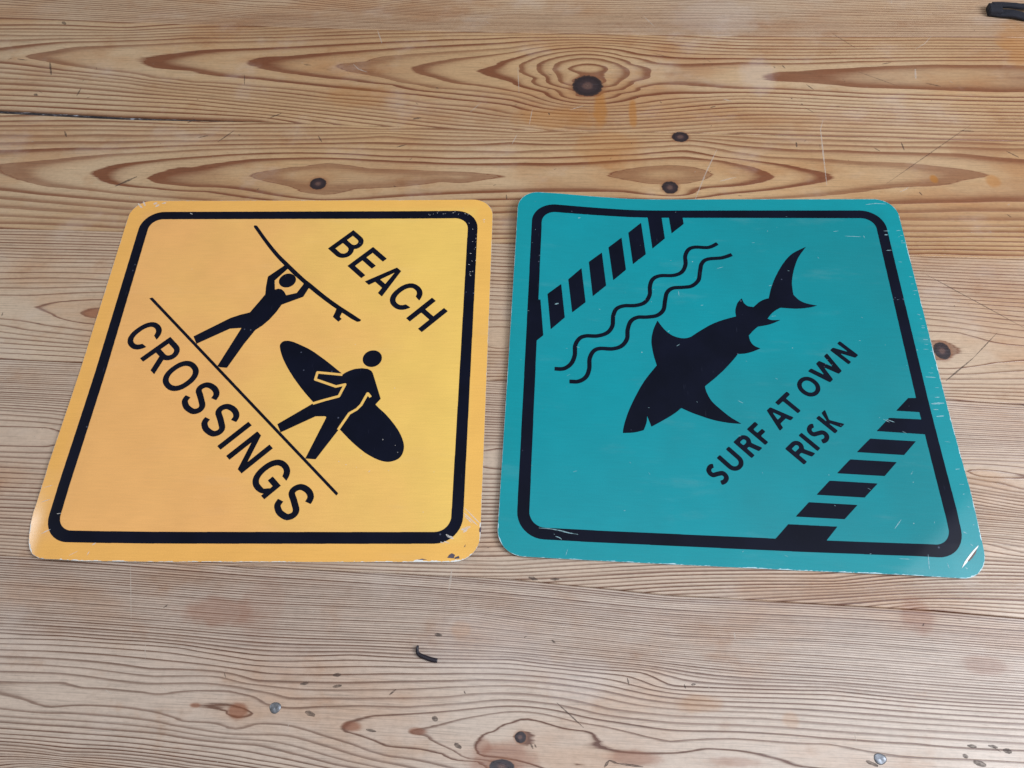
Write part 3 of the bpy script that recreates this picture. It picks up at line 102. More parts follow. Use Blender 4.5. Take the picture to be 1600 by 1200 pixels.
['letter_f',None,[[505,-1334,499,-1332,491,-1325,296,-1130,287,-1119,287,-1112,293,-1104,388,-1009,398,-1002,405,-1002,414,-1008,435,-1030,438,-1035,438,-1040,432,-1050,376,-1107,374,-1116,380,-1125,409,-1154,419,-1159,423,-1159,428,-1155,475,-1109,485,-1103,491,-1104,497,-1108,517,-1129,522,-1136,523,-1142,520,-1148,472,-1196,467,-1206,467,-1210,471,-1217,537,-1282,544,-1292,544,-1298,539,-1306,515,-1330]]],
['letter_a',None,[[722,-1115,717,-1112,712,-1103,581,-828,581,-820,585,-813,619,-779,629,-773,635,-773,642,-775,858,-879,915,-906,923,-914,922,-920,918,-926,891,-953,882,-958,871,-957,829,-936,823,-935,818,-937,810,-943,754,-999,745,-1010,743,-1019,765,-1064,766,-1074,761,-1083,734,-1110,728,-1114],[708,-950,715,-950,724,-944,755,-912,758,-906,758,-902,755,-897,748,-893,681,-858,668,-852,661,-852,659,-855,660,-858,664,-870,701,-940]]],
['letter_t',None,[[990,-845,980,-837,827,-684,817,-677,811,-675,804,-679,757,-726,748,-732,742,-731,736,-727,714,-705,709,-698,709,-691,715,-683,866,-531,877,-522,884,-522,892,-527,915,-551,917,-555,918,-560,913,-570,865,-618,862,-625,864,-631,1024,-793,1031,-803,1031,-811,1024,-820,1001,-842,995,-845]]],
['letter_o',None,[[1194,-585,1165,-580,1137,-569,1110,-553,1087,-533,1068,-510,1051,-484,1041,-455,1036,-426,1037,-400,1043,-374,1055,-350,1071,-327,1095,-304,1117,-289,1144,-278,1170,-273,1200,-273,1229,-280,1258,-293,1283,-311,1309,-338,1328,-364,1341,-393,1348,-425,1347,-456,1341,-484,1326,-513,1306,-538,1282,-559,1254,-574,1224,-583],[1193,-521,1212,-522,1229,-518,1246,-510,1260,-499,1273,-484,1281,-467,1285,-449,1285,-431,1281,-412,1272,-393,1259,-376,1242,-360,1225,-348,1206,-339,1188,-335,1170,-335,1155,-339,1140,-346,1127,-355,1115,-368,1107,-382,1101,-396,1099,-411,1099,-428,1103,-443,1110,-459,1119,-473,1132,-488,1146,-501,1162,-511,1177,-518]]],
['letter_w',None,[[1491,-347,1476,-341,1230,-196,1221,-189,1218,-183,1223,-174,1251,-146,1258,-141,1265,-140,1276,-145,1407,-222,1416,-226,1422,-226,1423,-221,1420,-213,1347,-72,1344,-64,1344,-57,1349,-48,1379,-18,1386,-13,1394,-13,1403,-16,1541,-89,1551,-92,1556,-92,1557,-86,1553,-76,1476,54,1471,66,1472,73,1478,81,1505,108,1510,111,1515,112,1521,109,1528,99,1672,-146,1677,-155,1678,-161,1673,-171,1643,-201,1635,-207,1628,-207,1611,-200,1468,-125,1458,-122,1453,-123,1453,-129,1457,-140,1533,-285,1538,-297,1537,-305,1532,-313,1502,-343,1496,-346]]],
['letter_n',None,[[1791,-49,1784,-46,1775,-38,1581,156,1575,163,1572,169,1573,173,1576,178,1602,205,1611,212,1619,214,1785,160,1798,157,1803,158,1803,163,1796,172,1696,272,1689,281,1688,287,1692,295,1715,318,1723,323,1731,321,1739,314,1935,118,1941,111,1943,106,1943,101,1941,97,1916,71,1906,63,1897,61,1884,64,1731,115,1719,118,1712,117,1712,112,1719,103,1819,2,1827,-7,1827,-14,1823,-21,1800,-44]]],
['letter_r',None,[[977,-1596,966,-1588,776,-1398,768,-1390,765,-1384,766,-1378,771,-1370,858,-1284,876,-1271,898,-1263,918,-1260,936,-1262,954,-1267,971,-1277,990,-1295,1002,-1315,1008,-1338,1009,-1369,1012,-1376,1024,-1382,1132,-1426,1138,-1429,1142,-1434,1141,-1440,1134,-1448,1106,-1476,1096,-1480,1084,-1478,975,-1435,964,-1436,953,-1444,939,-1460,937,-1465,939,-1471,1013,-1546,1019,-1556,1018,-1561,1016,-1566,992,-1590,984,-1596],[889,-1417,894,-1416,901,-1410,936,-1376,944,-1364,947,-1354,944,-1342,938,-1332,928,-1325,913,-1323,899,-1328,861,-1364,853,-1375,852,-1382,857,-1390,880,-1413]]],
['letter_i',None,[[1178,-1395,1166,-1386,969,-1189,966,-1181,968,-1174,998,-1144,1006,-1142,1016,-1148,1217,-1349,1220,-1358,1215,-1366,1189,-1393,1183,-1396]]],
['letter_s',None,[[1270,-1285,1265,-1281,1262,-1275,1253,-1244,1252,-1234,1257,-1227,1275,-1220,1283,-1215,1291,-1207,1297,-1198,1300,-1188,1301,-1180,1297,-1170,1291,-1162,1282,-1157,1271,-1157,1237,-1167,1185,-1185,1172,-1188,1157,-1187,1138,-1181,1119,-1169,1104,-1154,1091,-1133,1084,-1115,1082,-1098,1083,-1083,1087,-1065,1097,-1044,1107,-1029,1120,-1016,1136,-1006,1151,-1000,1166,-999,1173,-1002,1177,-1010,1180,-1044,1179,-1054,1175,-1059,1162,-1064,1156,-1069,1150,-1079,1146,-1090,1146,-1097,1148,-1106,1153,-1114,1160,-1120,1166,-1123,1173,-1123,1256,-1096,1274,-1093,1288,-1093,1309,-1098,1328,-1110,1343,-1125,1357,-1146,1364,-1169,1365,-1191,1359,-1212,1346,-1238,1331,-1257,1312,-1272,1288,-1282,1277,-1285]]],
['letter_k',None,[[1444,-1129,1432,-1121,1249,-937,1236,-924,1232,-918,1233,-911,1240,-901,1263,-880,1269,-876,1273,-876,1283,-883,1348,-947,1355,-952,1360,-951,1361,-946,1359,-937,1317,-846,1314,-835,1315,-829,1320,-822,1349,-793,1357,-787,1363,-788,1367,-796,1396,-919,1399,-928,1402,-932,1414,-938,1577,-981,1584,-984,1588,-988,1586,-995,1578,-1004,1548,-1033,1543,-1037,1537,-1038,1525,-1035,1410,-989,1402,-987,1397,-988,1396,-992,1402,-1001,1479,-1078,1485,-1087,1485,-1096,1477,-1105,1455,-1127,1449,-1130]]],
['shark_figure','black shark silhouette swimming down to the lower left',[[-1385,-1237,-1387,-1234,-1387,-1228,-1381,-1180,-1372,-1132,-1360,-1082,-1339,-1010,-1314,-932,-1288,-864,-1249,-770,-1217,-699,-1142,-544,-1111,-487,-1065,-408,-1007,-322,-892,-165,-922,-40,-937,34,-951,147,-955,204,-955,237,-950,294,-944,334,-923,422,-900,488,-858,586,-855,587,-852,584,-799,496,-763,444,-732,408,-714,391,-677,360,-652,343,-626,330,-604,321,-568,310,-542,304,-518,300,-474,300,-437,307,-386,327,-288,404,-202,467,-106,533,-34,575,32,607,112,640,205,674,290,701,292,705,288,766,290,797,295,830,310,885,329,933,345,960,373,994,399,1022,402,1022,404,1018,415,976,425,948,439,926,457,905,474,893,488,887,517,881,558,876,563,878,637,954,669,980,700,1000,738,1019,760,1028,798,1039,830,1151,850,1215,886,1311,914,1378,945,1444,1000,1551,1053,1642,1086,1692,1125,1749,1169,1805,1204,1844,1237,1874,1270,1900,1315,1930,1375,1966,1460,2014,1461,2012,1455,2003,1365,1876,1325,1810,1300,1761,1281,1718,1245,1622,1226,1566,1203,1487,1185,1412,1176,1366,1170,1326,1167,1284,1165,1169,1167,1118,1168,1113,1202,1064,1224,1035,1239,1020,1255,1007,1285,988,1316,973,1338,965,1384,952,1479,933,1484,932,1484,929,1422,906,1382,895,1297,878,1234,870,1173,866,1140,866,1066,869,966,875,948,874,898,843,850,807,818,776,798,753,747,683,745,678,749,675,777,661,805,655,844,655,912,661,920,661,921,659,890,640,828,606,781,585,744,572,703,560,590,534,559,506,509,454,447,380,447,371,449,340,455,299,467,266,483,236,501,215,516,203,535,192,585,168,588,166,589,164,493,117,451,100,409,85,376,76,345,70,267,63,264,62,210,-12,170,-62,100,-145,30,-224,-96,-350,-235,-476,-234,-499,-227,-540,-222,-561,-208,-602,-192,-642,-176,-675,-153,-714,-136,-735,-98,-778,7,-880,51,-920,100,-959,210,-1030,213,-1034,205,-1036,127,-1035,48,-1030,-54,-1015,-117,-1003,-161,-992,-234,-971,-408,-908,-477,-879,-574,-831,-580,-829,-586,-833,-658,-900,-725,-951,-861,-1042,-995,-1125,-998,-1125,-1000,-1122,-1047,-980,-1052,-970,-1053,-974,-1057,-1033,-1064,-1072,-1081,-1124,-1103,-1179,-1107,-1185,-1187,-1212,-1233,-1223,-1288,-1230]]],
['wave_line',None,[[-2296,-313,-2338,-311,-2341,-309,-2342,-275,-2341,-254,-2339,-251,-2259,-251,-2225,-245,-2209,-238,-2193,-228,-2178,-217,-2150,-191,-2133,-169,-2117,-139,-2099,-89,-2089,-44,-2086,-19,-2089,81,-2085,118,-2080,138,-2068,175,-2049,214,-2029,244,-2008,268,-1987,285,-1969,296,-1931,310,-1902,317,-1882,320,-1854,321,-1781,320,-1741,324,-1704,334,-1669,346,-1645,356,-1623,370,-1606,382,-1580,411,-1562,441,-1551,467,-1544,487,-1539,517,-1537,617,-1532,658,-1525,685,-1510,735,-1500,757,-1489,778,-1474,797,-1464,807,-1442,825,-1417,839,-1377,855,-1348,863,-1317,868,-1295,870,-1246,870,-1198,872,-1174,876,-1129,888,-1103,897,-1075,911,-1057,924,-1040,941,-1026,960,-1011,984,-992,1027,-985,1050,-981,1069,-980,1087,-980,1182,-971,1235,-960,1278,-948,1309,-937,1331,-922,1354,-906,1371,-886,1389,-864,1403,-840,1415,-814,1424,-786,1432,-751,1437,-640,1438,-617,1440,-592,1444,-563,1452,-527,1466,-505,1479,-479,1502,-462,1525,-444,1560,-434,1591,-424,1629,-421,1650,-423,1762,-420,1785,-411,1821,-395,1866,-383,1891,-369,1914,-354,1933,-341,1945,-321,1962,-301,1973,-268,1985,-233,1993,-191,1995,-85,1988,-59,1988,-31,1992,-9,2000,20,2014,47,2030,92,2062,101,2067,104,2066,133,2022,134,2016,72,1973,46,1957,17,1943,-21,1931,-52,1927,-102,1927,-181,1933,-225,1931,-265,1921,-286,1911,-299,1900,-318,1878,-330,1858,-346,1821,-357,1786,-362,1751,-358,1687,-358,1647,-362,1618,-372,1579,-386,1539,-399,1510,-414,1485,-434,1459,-466,1432,-492,1415,-522,1401,-549,1391,-582,1383,-622,1377,-733,1376,-775,1371,-797,1365,-828,1352,-846,1341,-862,1327,-877,1309,-890,1288,-903,1251,-912,1215,-917,1182,-919,1159,-918,1096,-919,1073,-927,1029,-942,987,-960,949,-974,925,-994,900,-1015,879,-1037,862,-1060,849,-1080,839,-1114,828,-1163,815,-1197,810,-1301,807,-1336,802,-1372,791,-1386,785,-1404,775,-1420,764,-1437,744,-1448,724,-1460,690,-1468,659,-1474,622,-1476,538,-1478,505,-1485,471,-1494,443,-1506,415,-1518,393,-1538,364,-1567,334,-1593,315,-1625,298,-1669,280,-1726,264,-1759,259,-1791,258,-1870,259,-1893,256,-1921,248,-1937,242,-1951,234,-1964,225,-1982,204,-1993,187,-2010,154,-2019,129,-2024,108,-2026,88,-2024,-14,-2028,-55,-2038,-99,-2048,-134,-2065,-175,-2080,-200,-2105,-233,-2125,-253,-2157,-278,-2181,-293,-2202,-303,-2229,-310,-2266,-314]]],
['wave_line',None,[[-2084,-506,-2121,-506,-2126,-504,-2127,-450,-2125,-444,-2044,-444,-2022,-442,-1998,-434,-1974,-422,-1942,-399,-1920,-373,-1906,-349,-1897,-327,-1889,-301,-1878,-246,-1877,-231,-1877,-189,-1879,-132,-1875,-89,-1869,-62,-1858,-27,-1841,13,-1826,37,-1802,67,-1783,83,-1765,94,-1746,103,-1719,111,-1694,116,-1672,117,-1623,117,-1550,114,-1522,116,-1479,126,-1456,133,-1428,147,-1406,162,-1385,183,-1365,209,-1346,245,-1337,267,-1331,288,-1330,303,-1328,389,-1326,412,-1311,483,-1298,526,-1287,553,-1273,579,-1259,598,-1244,613,-1224,631,-1200,647,-1179,657,-1156,666,-1129,673,-1104,675,-1034,675,-1020,676,-937,689,-913,694,-890,701,-871,710,-853,721,-834,736,-813,759,-800,777,-789,797,-783,814,-777,840,-763,942,-748,1025,-739,1067,-729,1096,-714,1125,-696,1150,-681,1166,-660,1184,-640,1196,-618,1207,-589,1216,-553,1221,-472,1226,-404,1235,-368,1241,-352,1245,-337,1253,-309,1272,-287,1291,-270,1310,-254,1331,-244,1348,-234,1373,-226,1410,-216,1482,-198,1584,-191,1617,-185,1637,-174,1661,-163,1680,-148,1702,-133,1720,-114,1737,-93,1750,-61,1765,-31,1773,-1,1778,114,1789,155,1796,213,1817,303,1859,308,1861,311,1859,334,1811,334,1806,268,1773,208,1748,170,1736,134,1729,18,1718,-21,1711,-43,1705,-59,1698,-78,1686,-88,1677,-100,1662,-114,1641,-126,1618,-130,1602,-155,1473,-165,1401,-176,1351,-186,1325,-200,1301,-219,1275,-238,1253,-261,1231,-284,1213,-306,1199,-332,1187,-351,1181,-385,1175,-474,1164,-541,1160,-576,1155,-596,1149,-608,1143,-624,1133,-638,1121,-661,1092,-676,1061,-687,1014,-705,911,-716,832,-723,799,-735,766,-748,743,-766,717,-790,692,-820,668,-844,653,-870,642,-897,634,-920,629,-998,617,-1045,613,-1104,613,-1126,610,-1141,606,-1160,598,-1183,584,-1200,571,-1220,546,-1231,527,-1245,489,-1254,457,-1263,412,-1266,390,-1267,305,-1270,280,-1276,252,-1286,227,-1298,201,-1312,177,-1332,149,-1347,132,-1364,116,-1387,99,-1416,83,-1459,67,-1512,55,-1539,52,-1585,52,-1641,56,-1683,55,-1699,52,-1724,45,-1737,39,-1756,25,-1775,3,-1784,-13,-1795,-35,-1808,-74,-1814,-99,-1817,-121,-1815,-228,-1820,-271,-1829,-315,-1840,-351,-1853,-383,-1863,-399,-1884,-428,-1902,-445,-1921,-461,-1940,-474,-1965,-487,-1989,-497,-2020,-504,-2052,-507]]],
['hazard_stripe',None,[[-2414,374,-2417,381,-2483,982,-2481,986,-2463,1005,-2290,1171,-2284,1173,-2281,1167,-2215,589,-2217,585,-2226,574,-2387,400,-2409,377]]],
['hazard_stripe',None,[[-2105,684,-2107,686,-2109,696,-2177,1267,-2171,1276,-1986,1482,-1981,1486,-1979,1484,-1977,1472,-1911,874,-1918,865,-2091,695]]],
['hazard_stripe',None,[[-1804,988,-1806,999,-1868,1610,-1866,1614,-1855,1626,-1676,1796,-1669,1800,-1666,1788,-1604,1190,-1607,1185,-1787,1002,-1800,989]]],
['hazard_stripe',None,[[-1494,1295,-1497,1299,-1565,1906,-1561,1912,-1383,2088,-1362,2106,-1360,2103,-1358,2089,-1301,1494,-1323,1470,-1469,1318]]],
['hazard_stripe',None,[[-1193,1607,-1252,2208,-1251,2212,-1228,2236,-1077,2390,-1053,2413,-1050,2415,-1047,2403,-991,1802,-996,1795,-1187,1609,-1190,1606]]],
['hazard_stripe',None,[[2280,-1416,1700,-1396,1696,-1395,1695,-1393,1698,-1388,1841,-1245,1898,-1191,2459,-1209,2481,-1211,2482,-1213,2480,-1215,2299,-1409,2291,-1416]]],
['hazard_stripe',None,[[1976,-1724,1409,-1708,1395,-1706,1393,-1705,1394,-1701,1411,-1683,1563,-1528,1589,-1504,1616,-1504,2146,-1520,2174,-1522,2175,-1523,2174,-1527,1992,-1720,1986,-1724]]],
['hazard_stripe',None,[[1670,-2030,1108,-2015,1092,-2013,1090,-2012,1097,-2002,1261,-1832,1279,-1815,1309,-1814,1858,-1830,1877,-1832,1878,-1834,1876,-1837,1688,-2027,1682,-2030]]],
['hazard_stripe',None,[[1371,-2329,796,-2318,792,-2317,790,-2315,805,-2297,974,-2121,980,-2119,1006,-2119,1556,-2133,1575,-2135,1576,-2137,1573,-2141,1393,-2326,1387,-2330]]],
['border','rounded black border line around the sign',[[1560,-2774,1552,-2772,690,-2772,676,-2770,-186,-2770,-200,-2768,-1060,-2768,-1074,-2766,-1936,-2766,-1950,-2764,-2408,-2764,-2416,-2762,-2456,-2760,-2476,-2756,-2516,-2746,-2564,-2726,-2608,-2700,-2626,-2686,-2662,-2654,-2692,-2620,-2722,-2573,-2744,-2521,-2759,-2465,-2761,-2431,-2763,-2423,-2763,-2263,-2765,-2249,-2765,-1343,-2767,-1329,-2767,-425,-2769,-411,-2769,495,-2771,509,-2771,1413,-2773,1427,-2773,2355,-2769,2397,-2756,2447,-2732,2503,-2706,2545,-2671,2587,-2628,2624,-2578,2655,-2528,2677,-2468,2694,-2414,2700,-2364,2700,-2352,2698,-2202,2698,-2190,2696,-2090,2696,-2080,2694,-2002,2694,-1992,2692,-1916,2692,-1906,2690,-1830,2690,-1820,2688,-1744,2688,-1734,2686,-1584,2684,-1574,2682,-1520,2682,-1510,2680,-1454,2680,-1444,2678,-1396,2678,-1386,2676,-1336,2676,-1326,2674,-1102,2672,-1092,2674,-988,2674,-978,2676,-794,2678,-784,2680,-720,2680,-710,2682,-646,2682,-636,2684,-572,2684,-562,2686,-498,2686,-488,2688,-424,2688,-414,2690,-350,2690,-340,2692,-276,2692,-266,2694,-200,2694,-190,2696,-52,2698,-42,2700,22,2700,32,2702,96,2702,106,2704,170,2704,180,2706,244,2706,254,2708,318,2708,328,2710,392,2710,402,2712,468,2712,478,2714,546,2714,556,2716,704,2718,714,2720,862,2722,872,2724,940,2724,950,2726,1098,2728,1108,2730,1256,2732,1266,2734,1334,2734,1344,2736,1412,2736,1422,2738,1492,2738,1502,2740,1570,2740,1580,2742,1650,2742,1660,2744,1728,2744,1738,2746,1808,2746,1818,2748,1886,2748,1896,2750,1964,2750,1974,2752,2044,2752,2054,2754,2122,2754,2132,2756,2202,2756,2212,2758,2280,2758,2290,2760,2358,2760,2368,2762,2388,2762,2402,2760,2432,2760,2494,2748,2550,2726,2598,2697,2632,2670,2655,2647,2678,2619,2706,2575,2728,2525,2745,2463,2745,2445,2749,2415,2749,2297,2751,2285,2751,2077,2753,2063,2753,1857,2755,1843,2755,1637,2757,1623,2757,1415,2759,1401,2759,1195,2761,1181,2761,975,2763,961,2763,753,2765,739,2765,533,2767,519,2767,313,2769,299,2769,91,2771,77,2771,-129,2773,-143,2773,-349,2775,-363,2775,-571,2777,-585,2777,-791,2779,-805,2779,-1011,2781,-1025,2781,-1233,2783,-1247,2783,-1453,2785,-1467,2785,-1673,2787,-1687,2787,-1895,2789,-1909,2789,-2115,2791,-2129,2791,-2337,2793,-2351,2793,-2419,2791,-2427,2789,-2471,2776,-2525,2754,-2579,2726,-2625,2696,-2662,2680,-2678,2651,-2703,2606,-2732,2552,-2756,2506,-2768,2484,-2772,2466,-2772,2454,-2774],[1507,-2617,2442,-2618,2462,-2616,2500,-2606,2526,-2594,2553,-2577,2572,-2560,2594,-2536,2614,-2503,2626,-2473,2633,-2445,2635,-2429,2635,-2207,2633,-2193,2633,-1981,2631,-1967,2631,-1755,2629,-1741,2629,-1531,2627,-1517,2627,-1305,2625,-1291,2625,-1105,2622,-1103,2606,-1102,2598,-1100,2558,-1100,2548,-1098,2510,-1098,2500,-1096,2460,-1096,2450,-1094,2360,-1092,2350,-1090,2310,-1090,2300,-1088,2260,-1088,2250,-1086,2212,-1086,2202,-1084,2162,-1084,2152,-1082,2112,-1082,2102,-1080,2012,-1078,2008,-1077,2005,-1075,2007,-1071,2132,-944,2139,-935,2202,-873,2278,-872,2288,-874,2482,-876,2492,-878,2586,-878,2598,-880,2618,-880,2623,-877,2623,-851,2621,-841,2621,-773,2618,-769,2572,-768,2562,-766,2508,-766,2498,-764,2442,-764,2432,-762,2378,-762,2368,-760,2324,-760,2320,-759,2320,-757,2342,-732,2512,-558,2516,-556,2550,-556,2560,-554,2606,-554,2617,-551,2619,-547,2619,-403,2617,-389,2617,-177,2615,-163,2615,49,2613,63,2613,273,2611,287,2611,499,2609,513,2609,725,2607,739,2607,949,2605,963,2605,1175,2603,1189,2603,1401,2601,1415,2601,1627,2599,1641,2599,1851,2597,1865,2597,2077,2595,2091,2595,2301,2593,2313,2593,2409,2591,2417,2591,2431,2582,2465,2570,2494,2551,2525,2526,2552,2504,2569,2476,2585,2444,2598,2416,2604,2398,2604,2386,2606,2358,2606,2348,2604,2272,2604,2262,2602,2186,2602,2176,2600,2100,2600,2090,2598,2014,2598,2004,2596,1928,2596,1918,2594,1840,2594,1830,2592,1754,2592,1744,2590,1668,2590,1658,2588,1580,2588,1570,2586,1492,2586,1482,2584,1406,2584,1396,2582,1318,2582,1308,2580,1230,2580,1220,2578,1144,2578,1134,2576,1056,2576,1046,2574,880,2572,870,2570,790,2570,780,2568,702,2568,692,2566,614,2566,604,2564,526,2564,516,2562,438,2562,428,2560,354,2560,344,2558,270,2558,260,2556,186,2556,176,2554,100,2554,90,2552,16,2552,6,2550,-68,2550,-78,2548,-154,2548,-164,2546,-238,2546,-248,2544,-324,2544,-334,2542,-386,2542,-389,2539,-389,2523,-383,2471,-383,2455,-381,2449,-381,2433,-379,2427,-380,2417,-456,2340,-466,2332,-574,2225,-577,2227,-579,2243,-581,2283,-585,2311,-587,2349,-589,2355,-589,2373,-591,2379,-591,2395,-593,2401,-604,2531,-606,2535,-610,2536,-668,2536,-678,2534,-716,2534,-719,2531,-719,2513,-717,2505,-717,2487,-713,2455,-713,2437,-711,2431,-711,2413,-709,2407,-709,2389,-707,2383,-707,2365,-703,2333,-703,2315,-701,2309,-701,2291,-699,2285,-699,2267,-697,2261,-697,2243,-693,2211,-693,2193,-691,2187,-691,2169,-689,2163,-689,2145,-687,2139,-687,2119,-689,2115,-716,2088,-722,2080,-882,1917,-884,1917,-887,1925,-893,2007,-895,2013,-895,2031,-899,2059,-901,2097,-903,2103,-903,2119,-905,2125,-905,2143,-909,2171,-911,2209,-913,2215,-913,2231,-915,2237,-915,2255,-919,2283,-921,2321,-923,2327,-923,2343,-925,2349,-925,2367,-929,2395,-933,2455,-935,2461,-939,2523,-941,2527,-944,2530,-964,2530,-976,2528,-1114,2528,-1126,2526,-1274,2526,-1286,2528,-1354,2528,-1364,2530,-1434,2530,-1444,2532,-1610,2534,-1620,2536,-1852,2538,-1864,2540,-1976,2540,-1988,2542,-2110,2542,-2120,2544,-2316,2544,-2328,2546,-2408,2546,-2442,2542,-2474,2533,-2508,2517,-2540,2496,-2557,2481,-2577,2457,-2597,2425,-2610,2389,-2617,2359,-2617,2341,-2619,2329,-2619,2261,-2617,2249,-2617,1421,-2615,1407,-2615,881,-2612,876,-2586,876,-2583,873,-2581,839,-2577,815,-2575,781,-2571,757,-2569,723,-2565,699,-2565,685,-2561,661,-2559,627,-2555,603,-2553,569,-2549,545,-2547,511,-2543,487,-2541,453,-2537,429,-2535,395,-2521,271,-2522,263,-2527,255,-2610,172,-2613,165,-2613,-263,-2611,-277,-2611,-1105,-2609,-1119,-2609,-1949,-2607,-1963,-2607,-2409,-2605,-2417,-2605,-2433,-2596,-2467,-2582,-2499,-2561,-2531,-2545,-2549,-2522,-2568,-2490,-2588,-2462,-2600,-2426,-2608,-2410,-2608,-2402,-2610,-1774,-2610,-1760,-2612,-682,-2612,-668,-2614,408,-2614,420,-2616,498,-2616,504,-2614,520,-2598,682,-2421,694,-2422,808,-2422,818,-2424,932,-2424,942,-2426,1058,-2426,1068,-2428,1184,-2428,1194,-2430,1278,-2430,1282,-2431,1282,-2433,1277,-2441,1139,-2601,1130,-2613,1130,-2615]]],
],
},
}

# ------------------------------------------------------------------ node helpers
def srgb(r, g, b):
    f = lambda c: (c / 255 / 12.92) if c / 255 <= 0.04045 else ((c / 255 + 0.055) / 1.055) ** 2.4
    return (f(r), f(g), f(b), 1.0)

class NT:
    def __init__(self, name):
        self.m = bpy.data.materials.new(name)
        self.m.use_nodes = True
        self.t = self.m.node_tree
        self.bsdf = self.t.nodes["Principled BSDF"]
    def n(self, typ, **kw):
        nd = self.t.nodes.new(typ)
        for k, v in kw.items():
            setattr(nd, k, v)
        return nd
    def link(self, a, b):
        self.t.links.new(a, b)
    def put(self, sock, v):
        if isinstance(v, bpy.types.NodeSocket):
            self.link(v, sock)
        elif v is not None:
            sock.default_value = v
    def math(self, op, a, b=None, c=None, clamp=False):
        nd = self.n('ShaderNodeMath', operation=op, use_clamp=clamp)
        for i, v in enumerate((a, b, c)):
            self.put(nd.inputs[i], v)
        return nd.outputs[0]
    def mix(self, fac, a, b, mode='MIX'):
        nd = self.n('ShaderNodeMix', data_type='RGBA', blend_type=mode)
        self.put(nd.inputs[0], fac)
        self.put(nd.inputs[6], a)
        self.put(nd.inputs[7], b)
        return nd.outputs[2]
    def obj(self):
        return self.n('ShaderNodeTexCoord').outputs['Object']
    def scale(self, vec, s, off=(0, 0, 0)):
        nd = self.n('ShaderNodeMapping')
        self.link(vec, nd.inputs[0])
        nd.inputs['Scale'].default_value = s
        nd.inputs['Location'].default_value = off
        return nd.outputs[0]
    def noise(self, vec, scale=1.0, detail=2.0, rough=0.5):
        nd = self.n('ShaderNodeTexNoise')
        self.link(vec, nd.inputs['Vector'])
        nd.inputs['Scale'].default_value = scale
        nd.inputs['Detail'].default_value = detail
        nd.inputs['Roughness'].default_value = rough
        return nd.outputs[0]
    def ramp(self, fac, stops, interp='LINEAR'):
        nd = self.n('ShaderNodeValToRGB')
        self.link(fac, nd.inputs[0])
        cr = nd.color_ramp
        cr.interpolation = interp
        while len(cr.elements) < len(stops):
            cr.elements.new(0.5)
        for e, (p, c) in zip(cr.elements, stops):
            e.position = p
            e.color = c if isinstance(c, tuple) else (c, c, c, 1)
        return nd.outputs[0]
    def maprange(self, v, a, b, c=0.0, d=1.0, smooth=True):
        nd = self.n('ShaderNodeMapRange', interpolation_type='SMOOTHSTEP' if smooth else 'LINEAR')
        self.link(v, nd.inputs[0])
        for i, x in enumerate((a, b, c, d)):
            nd.inputs[i + 1].default_value = x
        return nd.outputs[0]
    def bump(self, h, strength, dist):
        nd = self.n('ShaderNodeBump')
        nd.inputs['Strength'].default_value = strength
        nd.inputs['Distance'].default_value = dist
        self.link(h, nd.inputs['Height'])
        self.link(nd.outputs[0], self.bsdf.inputs['Normal'])

